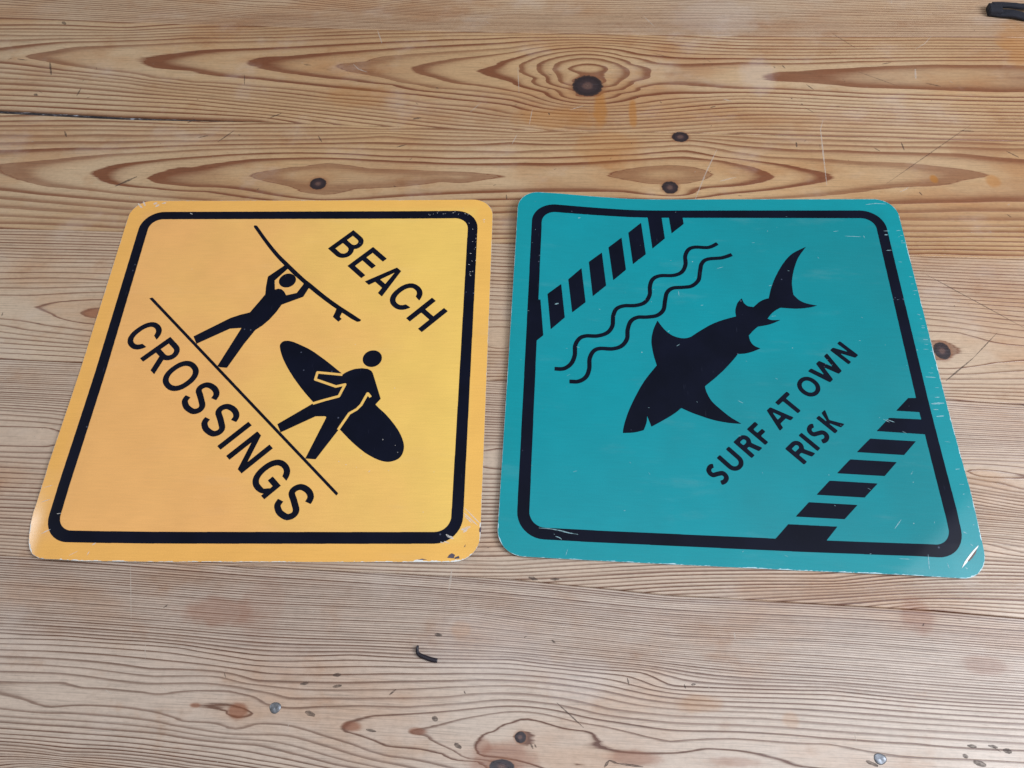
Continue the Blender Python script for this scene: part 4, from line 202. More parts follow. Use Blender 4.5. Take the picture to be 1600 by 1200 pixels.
# ------------------------------------------------------------------ materials
def wood_material():
    N = NT("worn_pine")
    P = N.obj()
    ring = N.n('ShaderNodeAttribute', attribute_name='ring').outputs['Fac']
    dens = N.n('ShaderNodeAttribute', attribute_name='density').outputs['Fac']
    # waviness of the growth rings
    w1 = N.noise(N.scale(P, (14, 90, 1)), 1.0, 2)
    w2 = N.noise(N.scale(P, (70, 420, 1)), 1.0, 2)
    w3 = N.noise(N.scale(P, (2.2, 240, 1)), 1.0, 1)
    amp = N.maprange(dens, 0.03, 0.22, 0.10, 1.0, False)
    wig = N.math('ADD', N.math('MULTIPLY', N.math('SUBTRACT', w1, .5), 0.60), N.math('MULTIPLY', N.math('SUBTRACT', w2, .5), 0.26))
    w0 = N.noise(N.scale(P, (5.5, 30, 1), (7, 3, 0)), 1.0, 2)
    wig = N.math('ADD', wig, N.math('MULTIPLY', N.math('SUBTRACT', w0, .5), 2.2))
    ph = N.math('ADD', ring, N.math('MULTIPLY', wig, amp))
    ph = N.math('ADD', ph, N.math('MULTIPLY', N.math('MULTIPLY', N.math('SUBTRACT', w3, .5), 2.2), N.math('MULTIPLY', dens, 1.0, clamp=True)))
    # uneven growth: tight and wide years
    yr = N.n('ShaderNodeTexNoise', noise_dimensions='1D')
    N.link(ph, yr.inputs['W'])
    yr.inputs['Scale'].default_value = 0.55
    yr.inputs['Detail'].default_value = 1.0
    ph = N.math('ADD', ph, N.math('MULTIPLY', N.math('MULTIPLY', N.math('SUBTRACT', yr.outputs[0], .5), 1.7), amp))
    rag = N.noise(N.scale(P, (32, 620, 1), (4, 6, 0)), 1.0, 2)
    ph = N.math('ADD', ph, N.math('MULTIPLY', N.math('SUBTRACT', rag, .5), .10))
    fr = N.math('FRACT', ph)
    cell = N.math('FLOOR', ph)
    wid = N.n('ShaderNodeAttribute', attribute_name='late').outputs['Fac']
    rw = N.n('ShaderNodeTexWhiteNoise', noise_dimensions='1D')
    N.link(N.math('ADD', cell, 31.7), rw.inputs['W'])
    wid = N.math('MULTIPLY', wid, N.maprange(rw.outputs['Value'], 0, 1, .62, 1.30, False))
    xl = N.math('DIVIDE', fr, wid)
    late = N.ramp(N.math('MULTIPLY', xl, .5), [(0.0, 1.0), (0.26, 1.0), (0.40, 0.72), (0.56, 0.32), (0.78, 0.12), (1.0, 0.0)])
    edge_in = N.maprange(fr, .945, 1.0, 0.0, 1.0)
    late = N.math('MAXIMUM', late, edge_in)
    # every ring has its own strength
    rv = N.n('ShaderNodeTexWhiteNoise', noise_dimensions='1D')
    N.link(cell, rv.inputs['W'])
    strength = N.maprange(rv.outputs['Value'], 0, 1, 0.66, 1.12, False)
    big = N.noise(N.scale(P, (5, 9, 1)), 1.0, 3)
    fade = N.maprange(N.noise(N.scale(P, (11, 40, 1), (3, 1, 0)), 1.0, 2), 0.25, 0.65, 0.86, 1.0)
    late = N.math('MULTIPLY', N.math('MULTIPLY', late, strength), fade)
    # timber colours; tone pales the near planks, partly window sheen painted in
    early = N.mix(N.maprange(big, .3, .7), srgb(190, 152, 104), srgb(176, 136, 90))
    early = N.mix(N.maprange(N.noise(N.scale(P, (3.5, 4.5, 1), (5, 2, 0)), 1.0, 3), .42, .68), early, srgb(194, 166, 130))
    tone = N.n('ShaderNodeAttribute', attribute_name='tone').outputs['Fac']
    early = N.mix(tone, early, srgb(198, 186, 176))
    late_wide = srgb(128, 77, 48)
    late_thin = srgb(40, 28, 22)
    latec = N.mix(N.maprange(dens, 0.05, 0.18), late_wide, late_thin)
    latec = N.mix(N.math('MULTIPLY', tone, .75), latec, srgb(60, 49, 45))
    col = N.mix(late, early, latec)
    # fine fibres
    fib = N.noise(N.scale(P, (30, 1500, 1)), 1.0, 3, .6)
    col = N.mix(0.85, col, N.ramp(fib, [(0.25, 0.62), (0.5, 1.0), (0.75, 1.12)]), 'MULTIPLY')
    pores = N.noise(N.scale(P, (160, 2600, 1)), 1.0, 1)
    col = N.mix(N.maprange(pores, .70, .80, 0, .38), col, srgb(110, 78, 56))
    mot = N.noise(N.scale(P, (240, 420, 1), (8, 1, 0)), 1.0, 4, .7)
    col = N.mix(0.6, col, N.ramp(mot, [(0.28, 0.80), (0.5, 1.0), (0.72, 1.13)]), 'MULTIPLY')
    # grime and bleached wear
    grime = N.maprange(N.noise(N.scale(P, (26, 34, 1), (9, 4, 0)), 1.0, 5, .65), .54, .78)
    col = N.mix(N.math('MULTIPLY', grime, .42), col, N.mix(1.0, col, srgb(214, 168, 120), 'MULTIPLY'))
    warm = N.maprange(N.noise(N.scale(P, (7, 16, 1), (2, 11, 0)), 1.0, 4, .6), .46, .70)
    col = N.mix(N.math('MULTIPLY', warm, .45), col, N.mix(1.0, col, srgb(232, 188, 142), 'MULTIPLY'))
    pale = N.maprange(N.noise(N.scale(P, (16, 22, 1), (1, 7, 0)), 1.0, 5, .6), .52, .78)
    col = N.mix(N.math('MULTIPLY', pale, .26), col, srgb(206, 194, 184))
    # resin stains, old spills, pale patches; front ones paint in overhead sheen
    sep = N.n('ShaderNodeSeparateXYZ')
    N.link(P, sep.inputs[0])
    X, Y = sep.outputs[0], sep.outputs[1]
    wob = N.math('MULTIPLY', N.math('SUBTRACT', N.noise(N.scale(P, (90, 90, 1)), 1.0, 4), .5), 0.9)
    def dist(c):
        a = N.math('DIVIDE', N.math('SUBTRACT', X, c[0]), c[2])
        b = N.math('DIVIDE', N.math('SUBTRACT', Y, c[1]), c[3])
        return N.math('SQRT', N.math('ADD', N.math('MULTIPLY', a, a), N.math('MULTIPLY', b, b)))
    tint = (srgb(200, 138, 58), srgb(158, 98, 66), srgb(206, 202, 204))
    for s in DATA['stains']:
        d = N.math('ADD', dist(s), wob)
        m = N.maprange(d, 1.15, 0.55, 0.0, min(s[4], 1.0) * (.75 if s[5] == 1 else .80 if s[5] == 0 and s[1] > .4 else .5 if s[5] == 0 else .30))
        if s[5] == 2:
            col = N.mix(m, col, tint[2])
        else:
            t = N.mix(1.0, col, tint[s[5]], 'MULTIPLY')
            t = N.mix(0.5, t, tint[s[5]])
            col = N.mix(m, col, t)
    # knots
    kd = None
    kwob = N.math('MULTIPLY', N.math('SUBTRACT', N.noise(N.scale(P, (420, 420, 1)), 1.0, 3), .5), 0.28)
    for k in DATA['knots']:
        d = dist(k)
        kd = d if kd is None else N.math('MINIMUM', kd, d)
    kd = N.math('ADD', kd, kwob)
    kring = N.math('SINE', N.math('MULTIPLY', kd, 16.0))
    kcol = N.ramp(kd, [(0.0, srgb(112, 86, 76)), (0.22, srgb(92, 66, 60)), (0.42, srgb(54, 40, 44)), (0.85, srgb(34, 25, 30)), (1.0, srgb(60, 42, 38))])
    kcol = N.mix(N.maprange(kring, .2, 1.0, 0, .4), kcol, srgb(52, 36, 36))
    halo = N.maprange(kd, 1.45, 1.0, 0, .5)
    col = N.mix(halo, col, srgb(140, 92, 62))
    col = N.mix(N.maprange(kd, 1.06, 0.94), col, kcol)
    N.link(col, N.bsdf.inputs['Base Color'])
    rough = N.maprange(N.noise(N.scale(P, (9, 30, 1), (2, 8, 0)), 1.0, 4), .3, .7, .34, .50)
    N.link(rough, N.bsdf.inputs['Roughness'])
    N.bsdf.inputs['Specular IOR Level'].default_value = 0.58
    hgt = N.math('ADD', N.math('MULTIPLY', late, 0.75), N.math('MULTIPLY', fib, 0.35))
    hgt = N.math('SUBTRACT', hgt, N.math('MULTIPLY', pores, .3))
    N.bump(hgt, 0.55, 0.00035)
    return N.m

def sheet_material(name, base, second, margin, axis, rough, spec):
    """printed tin sheet: colour drifts gently over the print, more saturated round the rim"""
    N = NT(name)
    P = N.obj()
    sep = N.n('ShaderNodeSeparateXYZ')
    N.link(P, sep.inputs[0])
    along = N.math('ADD', N.math('MULTIPLY', sep.outputs[0], axis[0]), N.math('MULTIPLY', sep.outputs[1], axis[1]))
    n1 = N.noise(N.scale(P, (9, 9, 1)), 1.0, 3)
    f = N.maprange(N.math('ADD', along, N.math('MULTIPLY', N.math('SUBTRACT', n1, .5), .30)), -.10, .16)
    col = N.mix(f, base, second)
    ed = N.math('MAXIMUM', N.math('ABSOLUTE', sep.outputs[0]), N.math('ABSOLUTE', sep.outputs[1]))
    col = N.mix(N.maprange(ed, .128, .142, 0, .75), col, margin)
    fine = N.noise(N.scale(P, (1300, 1300, 1)), 1.0, 2)
    col = N.mix(0.25, col, N.ramp(fine, [(0.3, 0.82), (0.7, 1.14)]), 'MULTIPLY')
    weave = N.noise(N.scale(P, (60, 900, 1)), 1.0, 1)
    col = N.mix(0.14, col, N.ramp(weave, [(0.3, 0.8), (0.7, 1.15)]), 'MULTIPLY')
    blot = N.noise(N.scale(P, (34, 34, 1), (4, 4, 0)), 1.0, 4)
    col = N.mix(0.35, col, N.ramp(blot, [(0.28, 0.86), (0.72, 1.08)]), 'MULTIPLY')
    smear = N.maprange(N.noise(N.scale(P, (15, 60, 1), (6, 2, 0)), 1.0, 5, .65), .55, .80)
    col = N.mix(N.math('MULTIPLY', smear, .045), col, srgb(214, 208, 200))
    # pin-prick rubs
    v = N.n('ShaderNodeTexVoronoi')
    N.link(N.scale(P, (110, 110, 1)), v.inputs['Vector'])
    v.inputs['Scale'].default_value = 1.0
    dot = N.maprange(v.outputs['Distance'], .055, .02)
    pick = N.n('ShaderNodeTexWhiteNoise', noise_dimensions='3D')
    N.link(v.outputs['Position'], pick.inputs['Vector'])
    dot = N.math('MULTIPLY', dot, N.math('GREATER_THAN', pick.outputs['Value'], .86))
    col = N.mix(N.math('MULTIPLY', dot, .5), col, srgb(226, 226, 220))
    N.link(col, N.bsdf.inputs['Base Color'])
    N.link(N.maprange(n1, .3, .7, rough - .05, rough + .06), N.bsdf.inputs['Roughness'])
    N.bsdf.inputs['Specular IOR Level'].default_value = spec
    N.bump(N.math('ADD', fine, N.math('MULTIPLY', n1, 3.0)), 0.12, 0.0004)
    return N.m

def ink_material():
    N = NT("navy_black_ink")
    P = N.obj()
    n1 = N.noise(N.scale(P, (30, 30, 1)), 1.0, 3)
    col = N.mix(N.maprange(n1, .3, .7), srgb(8, 12, 26), srgb(13, 17, 34))
    v = N.n('ShaderNodeTexVoronoi')
    N.link(N.scale(P, (260, 260, 1)), v.inputs['Vector'])
    v.inputs['Scale'].default_value = 1.0
    pick = N.n('ShaderNodeTexWhiteNoise', noise_dimensions='3D')
    N.link(v.outputs['Position'], pick.inputs['Vector'])
    zone = N.maprange(N.noise(N.scale(P, (22, 22, 1), (3, 3, 0)), 1.0, 3), .50, .72, .985, .74)
    dot = N.math('MULTIPLY', N.maprange(v.outputs['Distance'], .22, .06), N.math('GREATER_THAN', pick.outputs['Value'], zone))
    col = N.mix(N.math('MULTIPLY', dot, .42), col, srgb(120, 128, 150))
    scr = N.noise(N.scale(P, (900, 60, 1)), 1.0, 1)
    col = N.mix(N.maprange(scr, .74, .82, 0, .22), col, srgb(90, 96, 120))
    N.link(col, N.bsdf.inputs['Base Color'])
    N.bsdf.inputs['Roughness'].default_value = 0.45
    N.bsdf.inputs['Specular IOR Level'].default_value = 0.10
    return N.m

def plain(name, c, rough=.5, var=.12, metal=0.0, scale=300):
    N = NT(name)
    nz = N.noise(N.scale(N.obj(), (scale, scale, scale)), 1.0, 3)
    col = N.mix(1.0, c, N.ramp(nz, [(0.3, 1 - var), (0.7, 1 + var)]), 'MULTIPLY')
    N.link(col, N.bsdf.inputs['Base Color'])
    N.bsdf.inputs['Roughness'].default_value = rough
    N.bsdf.inputs['Metallic'].default_value = metal
    return N.m

def veil(name, c, cover):
    """a mark that only partly covers the wood below it"""
    N = NT(name)
    nz = N.noise(N.scale(N.obj(), (400, 900, 1)), 1.0, 3)
    N.bsdf.inputs['Base Color'].default_value = c
    N.bsdf.inputs['Roughness'].default_value = .75
    N.link(N.maprange(nz, .3, .65, cover * .45, cover), N.bsdf.inputs['Alpha'])
    return N.m

def filler_material():
    N = NT("grey_crumbly_filler")
    P = N.obj()
    a = N.noise(N.scale(P, (120, 500, 500)), 1.0, 4, .7)
    b = N.noise(N.scale(P, (14, 60, 1)), 1.0, 2)
    col = N.ramp(N.math('ADD', N.math('MULTIPLY', a, .7), N.math('MULTIPLY', b, .5)), [(0.54, srgb(30, 25, 28)), (0.66, srgb(70, 62, 62)), (0.76, srgb(172, 176, 184))])
    N.link(col, N.bsdf.inputs['Base Color'])
    N.bsdf.inputs['Roughness'].default_value = .9
    N.bump(a, 1.0, .001)
    return N.m

def fabric_material():
    N = NT("black_webbing")
    P = N.obj()
    w = N.n('ShaderNodeTexWave')
    N.link(N.scale(P, (900, 900, 900)), w.inputs['Vector'])
    w.inputs['Scale'].default_value = 1.0
    w.inputs['Distortion'].default_value = 3.0
    col = N.mix(w.outputs['Fac'], srgb(20, 21, 30), srgb(36, 38, 50))
    N.link(col, N.bsdf.inputs['Base Color'])
    N.bsdf.inputs['Roughness'].default_value = .85
    N.bump(w.outputs['Fac'], .6, .0003)
    return N.m

MAT = dict(
    wood=wood_material(),
    yellow=sheet_material("yellow_print", srgb(239, 180, 108), srgb(239, 199, 102), srgb(240, 181, 90), (1.0, 0.25), .30, .5),
    teal=sheet_material("teal_print", srgb(9, 143, 154), srgb(12, 127, 135), srgb(9, 143, 152), (0.95, 0.10), .38, .28),  # greener to the right; the darkening there puts tilt shading into the colour
    ink=ink_material(),
    rub=veil("rubbed_white", srgb(228, 226, 220), .70),
    tealrub=veil("rubbed_pale_teal", srgb(170, 212, 220), .60),
    bare=plain("bare_white_tin", srgb(226, 226, 222), .45, .08),
    tealbare=plain("rubbed_teal", srgb(176, 212, 220), .5, .10),
    back=plain("grey_sheet_back", srgb(150, 150, 150), .5, .08),
    chip=plain("chipped_grey_metal", srgb(78, 70, 84), .55, .2),
    nick=veil("dark_dent_in_wood", srgb(70, 57, 52), .60),
    scuff=veil("pale_scratch_in_wood", srgb(218, 206, 192), .48),
    tear=plain("brown_inside_tear", srgb(104, 84, 78), .7, .2),
    nail=plain("dull_steel", srgb(128, 132, 138), .45, .35, .7, 500),
    filler=filler_material(),
    fabric=fabric_material(),
    cord=plain("black_plastic_cord", srgb(24, 18, 30), .45, .2),
)

# ------------------------------------------------------------------ object helpers
def mesh_obj(name, verts, faces, mat, parent=None, smooth=True, loc=None):
    me = bpy.data.meshes.new(name)
    me.from_pydata(verts, [], faces)
    me.update()
    me.materials.append(mat)
    if smooth:
        me.polygons.foreach_set('use_smooth', [True] * len(me.polygons))
    o = bpy.data.objects.new(name, me)
    COL.objects.link(o)
    if parent:
        o.parent = parent
    if loc:
        o.location = loc
    return o

def thing(name, label, cat, loc=(0, 0, 0), rz=0.0, group=None):
    o = bpy.data.objects.new(name, None)
    COL.objects.link(o)
    o.empty_display_size = .05
    o.location = loc
    o.rotation_euler = (0, 0, rz)
    o['label'] = label
    o['category'] = cat
    if group:
        o['group'] = group
    return o

# ------------------------------------------------------------------ table top
table = thing("pine_table", "worn pine table top of six wide knotty planks under both signs", "table")

def rbf(pts):
    P = np.array(pts, float)
    key = {}
    for x, y, v in P:
        key[(round(x), round(y))] = (x, y, v)
    P = np.array(list(key.values()))
    S = np.array([1 / 4.5, 1.0])
    X = P[:, :2] * S
    n = len(X)
    D = np.sqrt(((X[:, None] - X[None]) ** 2).sum(2) + .25)
    A = np.zeros((n + 3, n + 3))
    A[:n, :n] = D - np.eye(n) * 0.02
    A[:n, n] = 1
    A[:n, n + 1:] = X / 100
    A[n:, :n] = A[:n, n:].T
    w = np.linalg.solve(A, np.r_[P[:, 2], 0, 0, 0])
    def f(q):
        q = q * S
        out = np.empty(len(q))
        for i in range(0, len(q), 20000):
            c = q[i:i + 20000]
            d = np.sqrt((c[:, 0, None] - X[None, :, 0]) ** 2 + (c[:, 1, None] - X[None, :, 1]) ** 2 + .25)
            out[i:i + 20000] = d @ w[:n] + w[n] + c @ w[n + 1:] / 100
        return out
    return f

seams = [np.array(s, float) / 10 for s in DATA['seam']]
def edge(i, x):
    s = seams[i]
    y = np.interp(x, s[:, 0], s[:, 1])
    a = (s[-1, 1] - s[0, 1]) / (s[-1, 0] - s[0, 0])
    y = np.where(x < s[0, 0], s[0, 1] + (x - s[0, 0]) * a, y)
    return np.where(x > s[-1, 0], s[-1, 1] + (x - s[-1, 0]) * a, y)

xs = np.concatenate([np.arange(-900, -600, 12.0), np.arange(-600, 470, 4.0), np.arange(470, 760, 12.0)])

def crack(x):            # half opening of the gap between the second and third plank, mm
    return np.clip((-245 - x) / 170, 0, 1) ** .8 * 2.1 + .12

def plank(top, bot, ringfun, flame, tone, depth=24.0):
    ny = max(8, int((top.mean() - bot.mean()) / 1.4))
    v = np.concatenate([[0, .0025], np.linspace(.006, .994, ny), [.9975, 1]])
    XX = np.repeat(xs[None], len(v), 0)
    YY = bot[None] + (top - bot)[None] * v[:, None]
    Z = np.zeros_like(XX)
    Z[0] = Z[-1] = -.4
    Z[1] = Z[-2] = -.06
    q = np.c_[XX.ravel(), YY.ravel()]
    ph = ringfun(q)
    gy = np.gradient(ph.reshape(XX.shape), axis=0) / np.maximum(np.gradient(YY, axis=0), .05)
    gx = np.gradient(ph.reshape(XX.shape), axis=1) / np.gradient(XX, axis=1)
    dens = np.sqrt(gx ** 2 + gy ** 2).ravel()
    nv, nx = XX.shape
    verts = np.c_[q, Z.ravel()] / 1000
    idx = np.arange(nv * nx).reshape(nv, nx)
    faces = np.c_[idx[:-1, :-1].ravel(), idx[:-1, 1:].ravel(), idx[1:, 1:].ravel(), idx[1:, :-1].ravel()].tolist()
    V = verts.tolist()
    b0 = len(V)
    for j in (0, -1):
        for x, y in zip(XX[j], YY[j]):
            V.append((x / 1000, y / 1000, -depth / 1000))
    for i in range(nx - 1):
        a, b = idx[0, i], idx[0, i + 1]
        faces.append([b0 + i, b0 + i + 1, b, a])
        c, d = idx[-1, i], idx[-1, i + 1]
        faces.append([c, d, b0 + nx + i + 1, b0 + nx + i])
        faces.append([b0 + nx + i, b0 + nx + i + 1, b0 + i + 1, b0 + i])
    faces = [[int(k) for k in f] for f in faces]
    o = mesh_obj("plank", V, faces, MAT['wood'], table)
    ring = np.r_[ph, ph.reshape(XX.shape)[0], ph.reshape(XX.shape)[-1]]
    den = np.r_[dens, dens.reshape(XX.shape)[0], dens.reshape(XX.shape)[-1]]
    lat = np.interp(den, [0, .1, .3, .6], [.40, .38, .37, .40]) if flame else np.clip(.85 * den, .085, .40)
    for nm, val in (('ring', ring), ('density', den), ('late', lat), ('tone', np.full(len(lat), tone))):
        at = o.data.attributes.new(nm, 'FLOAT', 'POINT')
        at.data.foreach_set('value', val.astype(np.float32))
    return o

planks = []
for i in range(6):
    flat = DATA['rings'][i]
    pts = [(flat[j] / 2, flat[j + 1] / 2, flat[j + 2] / 10) for j in range(0, len(flat), 3)]
    g = .08
    top = (edge(i - 1, xs) - (crack(xs) if i == 2 else g)) if i else np.full(len(xs), 772.0)
    bot = (edge(i, xs) + (crack(xs) if i == 1 else g)) if i < 5 else np.full(len(xs), -62.0)
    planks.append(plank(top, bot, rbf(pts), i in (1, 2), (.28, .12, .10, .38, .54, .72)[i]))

# grey filler crumbling in the open end of the joint
fx = np.arange(-890, -235, 3.0)
fv, ff = [], []
for i, x in enumerate(fx):
    y = float(edge(1, np.array([x]))[0])
    c = float(crack(np.array([x]))[0]) + .25
    for k, t in enumerate((-1, -.45, .1, .55, 1)):
        jig = random.uniform(-.5, .5)
        fv.append((x / 1000, (y + t * c) / 1000, (-1.7 + (jig if 0 < k < 4 else 0) + (.6 if k < 2 else 0)) / 1000))
    if i:
        a = (i - 1) * 5
        for k in range(4):
            ff.append((a + k, a + 5 + k, a + 6 + k, a + 1 + k))
mesh_obj("joint_filler", fv, ff, MAT['filler'], table)

# dents, nicks and scratches lie on the wood as slivers
def sliver(path, width, z, taper=True):
    P = np.array(path, float)
    n = max(2, int(np.hypot(*np.diff(P, axis=0).T).sum() / max(width * 1.2, .8)) + 1)
    s = np.r_[0, np.cumsum(np.hypot(*np.diff(P, axis=0).T))]
    t = np.linspace(0, s[-1], n + 2)
    C = np.c_[np.interp(t, s, P[:, 0]), np.interp(t, s, P[:, 1])]
    d = np.gradient(C, axis=0)
    d /= np.linalg.norm(d, axis=1)[:, None] + 1e-9
    nn = np.c_[-d[:, 1], d[:, 0]]
    u = np.linspace(0, 1, len(C))
    w = width / 2 * (np.sin(np.pi * np.clip(u, .06, .94)) ** .55 if taper else np.ones(len(C)))
    w = w * np.array([random.uniform(.75, 1.2) for _ in w])
    V = [(a[0], a[1]) for a in C + nn * w[:, None]] + [(a[0], a[1]) for a in C - nn * w[:, None]]
    k = len(C)
    F = [(i, k + i, k + i + 1, i + 1) for i in range(k - 1)]
    return V, F

def marks(name, items, mat, parent, zfun):
    V, F = [], []
    for path, width in items:
        v, f = sliver(path, width, 0)
        b = len(V)
        V += [(x / 1000, y / 1000, zfun(x, y) / 1000) for x, y in v]
        F += [tuple(b + i for i in q) for q in f]
    o = mesh_obj(name, V, F, mat, parent)
    o['kind'] = 'stuff'
    return o

dk = [([(a[0] / 100, a[1] / 100) for a in it[:-1]], it[-1] / 100) for it in DATA['dark']]
wt = [([(a[0] / 100, a[1] / 100) for a in it[:-1]], it[-1] / 100) for it in DATA['white']]
for i in range(150):
    x, y = random.uniform(-560, 430), random.uniform(-30, 690)
    a, L = random.gauss(0, .9), abs(random.gauss(0, 2.2)) + .6
    dk.append(([(x, y), (x + L * math.cos(a), y + L * math.sin(a))], random.uniform(.3, .9)))
for i in range(120):
    x, y = random.uniform(-560, 430), random.uniform(-30, 690)
    a, L = random.uniform(0, 3.1), abs(random.gauss(0, 2.0)) + .5
    wt.append(([(x, y), (x + L * math.cos(a), y + L * math.sin(a))], random.uniform(.2, .8)))
marks("dent_marks", dk, MAT['nick'], table, lambda x, y: .05)
marks("scratch_marks", wt, MAT['scuff'], table, lambda x, y: .07)

# nail heads sunk in the lowest plank
for k, c in enumerate(DATA['nail']):
    V, F = [], []
    N_ = 18
    prof = ((0, .30), (.45, .34), (.8, .22), (1.0, .02), (1.02, -1.5))
    for r, z in prof:
        for j in range(N_):
            a = 2 * math.pi * j / N_
            rr = r * (1 + .05 * math.sin(3 * a + k))
            V.append((c[2] * rr * math.cos(a), c[3] * rr * math.sin(a), z / 1000 + (.00018 * math.sin(2 * a + 1) if 0 < r < 1 else 0)))
    for i in range(len(prof) - 1):
        for j in range(N_):
            F.append((i * N_ + j, (i + 1) * N_ + j, (i + 1) * N_ + (j + 1) % N_, i * N_ + (j + 1) % N_))
    mesh_obj("nail_head", V, F, MAT['nail'], planks[5], loc=(c[0], c[1], 0))

# ------------------------------------------------------------------ signs
def clip(a):
    return np.clip(a, 0, 1)

def bend_yellow(s, t):
    r = clip((-s - 50) / 70) ** 1.5 * clip((-t - 10) / 90) ** 1.2
    e = clip((-s - 134) / 14) ** 1.4 * clip((-t - 84) / 40)
    return .9 + 2.6 * r - 2.7 * e + .7 * clip((s + t - 200) / 100) ** 1.5 + .8 * clip((s - t - 200) / 100) ** 1.5

def bend_teal(s, t):
    A = clip((-s - 30) / 120) ** 1.6 * clip((t + 20) / 170) ** 1.3
    L = clip((-s - 80) / 70) ** 1.5
    R = clip((s - 30) / 100) ** 1.3 * clip((-t - 30) / 100) ** 1.3
    d = np.maximum(0, (s - t - 245) / math.sqrt(2))
    d = np.sqrt(d * d + 9) - 3
    return 1.0 + 5.0 * A + 2.2 * L + 3.2 * R - .125 * d

def area2(l):
    x, y = l[:, 0], l[:, 1]
    return .5 * float((x * np.roll(y, -1) - y * np.roll(x, -1)).sum())

def inside(p, l):
    x, y = p
    a, b = l, np.roll(l, -1, 0)
    m = (a[:, 1] > y) != (b[:, 1] > y)
    if not m.any():
        return False
    xi = a[m, 0] + (y - a[m, 1]) / (b[m, 1] - a[m, 1]) * (b[m, 0] - a[m, 0])
    return bool((xi > x).sum() % 2)

GRID = 3.0
def patch(loops):
    """triangulate loops (outer rings with holes) and cut them on a grid, millimetres"""
    loops = [np.asarray(l, float) for l in loops]
    depth = [sum(inside(l[0], m) for j, m in enumerate(loops) if j != i) for i, l in enumerate(loops)]
    bm = bmesh.new()
    for i, l in enumerate(loops):
        if depth[i] % 2:
            continue
        grp = [l] + [m for j, m in enumerate(loops) if depth[j] == depth[i] + 1 and inside(m[0], l)]
        polys = [[Vector((a, b, 0)) for a, b in g] for g in grp]
        flat = [bm.verts.new(p) for g in polys for p in g]
        for t in tessellate_polygon(polys):
            try:
                bm.faces.new([flat[k] for k in t])
            except ValueError:
                pass
    bmesh.ops.recalc_face_normals(bm, faces=bm.faces[:])
    al = np.concatenate(loops)
    for ax in (0, 1):
        lo, hi = al[:, ax].min(), al[:, ax].max()
        k = math.floor(lo / GRID) + 1
        while k * GRID < hi:
            co = [0, 0, 0]
            no = [0, 0, 0]
            co[ax] = k * GRID
            no[ax] = 1
            bmesh.ops.bisect_plane(bm, geom=bm.verts[:] + bm.edges[:] + bm.faces[:], plane_co=co, plane_no=no, dist=1e-5)
            k += 1
    for f in bm.faces:
        if f.normal.z < 0:
            f.normal_flip()
    return bm

def printed(name, loops, mat, parent, bend, lift, label=None):
    bm = patch(loops)
    for v in bm.verts:
        v.co = Vector((v.co.x / 1000, v.co.y / 1000, (float(bend(v.co.x, v.co.y)) + lift) / 1000))
    me = bpy.data.meshes.new(name)
    bm.to_mesh(me)
    bm.free()
    me.materials.append(mat)
    me.polygons.foreach_set('use_smooth', [True] * len(me.polygons))
    o = bpy.data.objects.new(name, me)
    COL.objects.link(o)
    o.parent = parent
    if label:
        o['label'] = label
    return o

def sheet(outline, mat, rim, back, parent, bend, thick=.45):
    # regular grid clipped by the outline gives even quads and clean shading
    bm = bmesh.new()
    lo, hi = outline.min(0), outline.max(0)
    poly = [bm.verts.new((a, b, 0)) for a, b in outline]
    bm.faces.new(poly)
    for ax in (0, 1):
        k = math.floor(lo[ax] / GRID) + 1
        while k * GRID < hi[ax]:
            co = [0, 0, 0]
            no = [0, 0, 0]
            co[ax] = k * GRID
            no[ax] = 1
            bmesh.ops.bisect_plane(bm, geom=bm.verts[:] + bm.edges[:] + bm.faces[:], plane_co=co, plane_no=no, dist=1e-5)
            k += 1
    for f in bm.faces:
        if f.normal.z < 0:
            f.normal_flip()
    for v in bm.verts:
        v.co = Vector((v.co.x / 1000, v.co.y / 1000, float(bend(v.co.x, v.co.y)) / 1000))
    bm.normal_update()
    top = bm.faces[:]
    ret = bmesh.ops.extrude_face_region(bm, geom=top, use_keep_orig=True)
    newv = [g for g in ret['geom'] if isinstance(g, bmesh.types.BMVert)]
    newf = [g for g in ret['geom'] if isinstance(g, bmesh.types.BMFace)]
    for v in newv:
        v.co.z -= thick / 1000
    for f in newf:
        f.normal_flip()
        f.material_index = 2
    ts, ns = set(top), set(newf)
    for f in bm.faces:
        f.smooth = True
        if f not in ts and f not in ns:
            f.material_index = 1
            f.smooth = False
            for e in f.edges:
                e.smooth = False
    bmesh.ops.recalc_face_normals(bm, faces=bm.faces[:])
    me = bpy.data.meshes.new("sheet")
    bm.to_mesh(me)
    bm.free()
    for m in (mat, rim, back):
        me.materials.append(m)
    o = bpy.data.objects.new("sheet", me)
    COL.objects.link(o)
    o.parent = parent
    return o

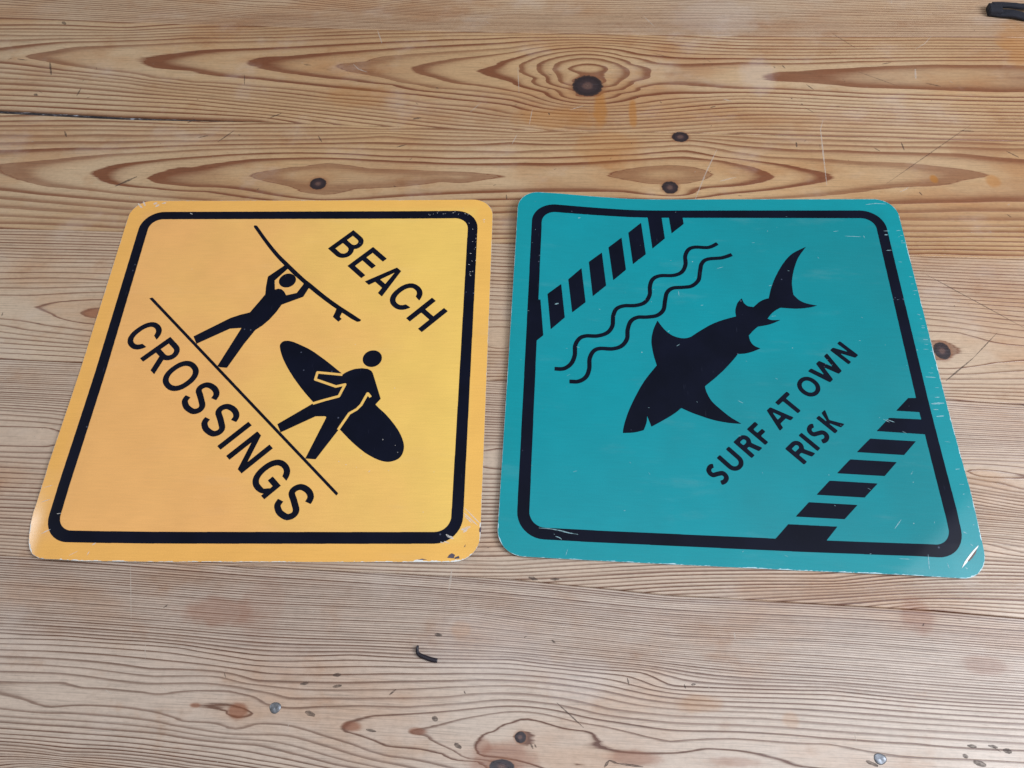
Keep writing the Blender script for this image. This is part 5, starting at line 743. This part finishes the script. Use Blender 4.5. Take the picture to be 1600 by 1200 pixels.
def worn_rim(outline, mat, parent, bend, amount, seed):
    rnd = random.Random(seed)
    P = np.asarray(outline)
    seg = np.hypot(*(np.roll(P, -1, 0) - P).T)
    s = np.r_[0, np.cumsum(seg)]
    n = int(s[-1] / .9)
    t = np.arange(n) * s[-1] / n
    Q = np.r_[P, P[:1]]
    C = np.c_[np.interp(t, s, Q[:, 0]), np.interp(t, s, Q[:, 1])]
    d = np.roll(C, -1, 0) - np.roll(C, 1, 0)
    d /= np.linalg.norm(d, axis=1)[:, None]
    nn = np.c_[-d[:, 1], d[:, 0]]           # outline runs counter-clockwise: left is inward
    w = np.zeros(n)
    a = 0.0
    for i in range(n):
        a = a * .72 + rnd.gauss(0, .5)
        w[i] = max(0.0, .10 + .22 * a) * amount(C[i, 0], C[i, 1])
    w = np.clip(w, 0.02, 1.5)
    V = []
    for i in range(n):
        o, q = C[i] + nn[i] * -.02, C[i] + nn[i] * w[i]
        for p in (o, q):
            V.append((p[0] / 1000, p[1] / 1000, (float(bend(p[0], p[1])) + .05) / 1000))
    F = [(2 * i, 2 * ((i + 1) % n), 2 * ((i + 1) % n) + 1, 2 * i + 1) for i in range(n)]
    return mesh_obj("worn_edge", V, F, mat, parent)

def unflat(l, m):
    a = np.array(l, float) / m
    return a.reshape(-1, 2)

def build_sign(key, root, mat, rim, bend, rim_amount):
    outline = unflat(DATA['out'][key], 20)
    if area2(outline) < 0:
        outline = outline[::-1]
    sheet(outline, mat, rim, MAT['back'], root, bend)
    worn_rim(outline, rim, root, bend, rim_amount, 3 if key == 'y' else 5)
    for name, label, loops in DATA['art'][key]:
        if name.startswith('letter_'):
            label = 'navy black letter ' + name[-1].upper()
            name = 'letter'
        printed(name, [unflat(l, 20) for l in loops], MAT['ink'], root, bend, .09, label)
    return outline

yellow_sign = thing("beach_sign", "yellow tin sign reading BEACH CROSSINGS with two surfer figures, on the table", "sign", (-0.19651, 0.26299, 0), 0.03528)
build_sign('y', yellow_sign, MAT['yellow'], MAT['bare'], bend_yellow,
           lambda x, y: .45 + 1.6 * (y < -120) * (abs(x) > 105) + .9 * (y < -140))
teal_sign = thing("shark_sign", "teal tin sign reading SURF AT OWN RISK with black shark, one corner torn", "sign", (0.11894, 0.27147, 0), -0.00522)
build_sign('t', teal_sign, MAT['teal'], MAT['tealbare'], bend_teal,
           lambda x, y: .5 + 1.3 * (y < -120) + .8 * (x > 140))

def items(key):
    return [([(a[0] / 100, a[1] / 100) for a in it[:-1]], it[-1] / 100) for it in DATA[key]]

ysc = items('ys')
rnd = random.Random(11)
for i in range(40):                                   # flecks rubbed out of the print near the upper right corner
    if i < 30:
        x, y = 134.5 + rnd.gauss(0, 2.2), rnd.uniform(70, 128)
        if i < 14:
            x, y = rnd.uniform(95, 132), 131.5 + rnd.gauss(0, 1.8)
    else:
        x, y = rnd.uniform(40, 95), rnd.uniform(-95, -20)
    a, L = rnd.uniform(0, 6.3), rnd.uniform(.4, 1.6)
    ysc.append(([(x, y), (x + L * math.cos(a), y + L * math.sin(a))], rnd.uniform(.25, .6)))
marks("print_scratches", ysc, MAT['rub'], yellow_sign, lambda x, y: float(bend_yellow(x, y)) + .14)
tsc = items('ts')
for i in range(60):
    x, y = rnd.uniform(-145, 145), rnd.uniform(-145, 145)
    a, L = rnd.gauss(0, .6), abs(rnd.gauss(0, 1.2)) + .35
    tsc.append(([(x, y), (x + L * math.cos(a), y + L * math.sin(a))], rnd.uniform(.15, .42)))
for i in range(26):
    y = rnd.uniform(-120, 120)
    x = 149.5 - rnd.uniform(0, 3)
    tsc.append(([(x, y), (x - rnd.uniform(.8, 4), y + rnd.uniform(-.4, .4))], rnd.uniform(.25, .6)))
marks("print_scratches", tsc, MAT['tealrub'], teal_sign, lambda x, y: float(bend_teal(x, y)) + .14)
for l in DATA['ychip']:
    printed("paint_chip", [np.array(l, float) / 100], MAT['chip'], yellow_sign, bend_yellow, .18)
for l in DATA['tslitw']:
    printed("torn_lip", [np.array(l, float) / 100], MAT['bare'], teal_sign, bend_teal, .18, "white torn edge of a slit in the corner")
for l in DATA['tslitb']:
    printed("slit", [np.array(l, float) / 100], MAT['tear'], teal_sign, bend_teal, .24, "brown open slit in the corner")

# ------------------------------------------------------------------ small things lying on the table
def catmull(P, n=6):
    P = [Vector(p) for p in P]
    out = []
    for i in range(len(P) - 1):
        a, b, c, d = P[max(i - 1, 0)], P[i], P[i + 1], P[min(i + 2, len(P) - 1)]
        for k in range(n):
            u = k / n
            out.append(.5 * ((2 * b) + (c - a) * u + (2 * a - 5 * b + 4 * c - d) * u * u + (3 * b - a - 3 * c + d) * u ** 3))
    out.append(P[-1])
    return out

def tube(path, rx, rz, nseg=12, cap=True, squareness=2.0):
    """path of 3D points; flat-sided cross-section rx wide, rz high"""
    V, F = [], []
    n = len(path)
    for i, p in enumerate(path):
        d = (path[min(i + 1, n - 1)] - path[max(i - 1, 0)])
        d.z = 0
        d.normalize()
        side = Vector((-d.y, d.x, 0))
        wx = rx[i] if isinstance(rx, list) else rx
        for j in range(nseg):
            a = 2 * math.pi * j / nseg
            c, s = math.cos(a), math.sin(a)
            e = 2 / squareness
            V.append(p + side * (wx * math.copysign(abs(c) ** e, c)) + Vector((0, 0, rz * math.copysign(abs(s) ** e, s))))
    for i in range(n - 1):
        for j in range(nseg):
            F.append((i * nseg + j, i * nseg + (j + 1) % nseg, (i + 1) * nseg + (j + 1) % nseg, (i + 1) * nseg + j))
    if cap:
        F.append(tuple(range(nseg))[::-1])
        F.append(tuple((n - 1) * nseg + j for j in range(nseg)))
    return [tuple(v) for v in V], F

def tag(o, label, cat):
    o['label'] = label
    o['category'] = cat
    return o

pc = [Vector((a / 100000, b / 100000, .00105 + (.0006 if i < 2 else 0))) for i, (a, b) in enumerate(DATA['cord'])]
base = pc[3].copy()
base.z = 0
path = catmull([p - base for p in pc], 4)
rx = [.00075 + .0006 * min(1, i / (len(path) * .55)) for i in range(len(path))]
V, F = tube(path, rx, .00085, 10, True, 2.6)
tag(mesh_obj("cord_scrap", V, F, MAT['cord'], loc=tuple(base)), "short bent scrap of black cord lying on the planks below the yellow sign", "cord")

strap = thing("wrist_strap", "black fabric strap end with stitched loop at the upper right edge", "strap", (DATA['strap1'][0][0] / 1e5, DATA['strap1'][0][1] / 1e5, 0))
o0 = Vector(strap.location)
for key, name, wd, zz in (('strap1', 'lower_band', .0046, .0022), ('strap2', 'upper_band', .0030, .0052)):
    pts = [Vector((a / 1e5, b / 1e5, zz + .0012 * (math.sin(i * 1.1) if i > 1 else 0))) - o0 for i, (a, b) in enumerate(DATA[key])]
    path = catmull(pts, 6)
    V, F = tube(path, wd, .0016, 16, True, 5.0)
    mesh_obj(name, V, F, MAT['fabric'], strap)
pts = [Vector((DATA['strap1'][0][0] / 1e5 + dx, DATA['strap1'][0][1] / 1e5 + dy, .0034)) - o0 for dx, dy in ((-.0006, .0012), (.004, .0008), (.010, .0002))]
V, F = tube(catmull(pts, 4), [.0062] * 9, .0034, 16, True, 5.0)
mesh_obj("stitched_end", V, F, MAT['fabric'], strap)
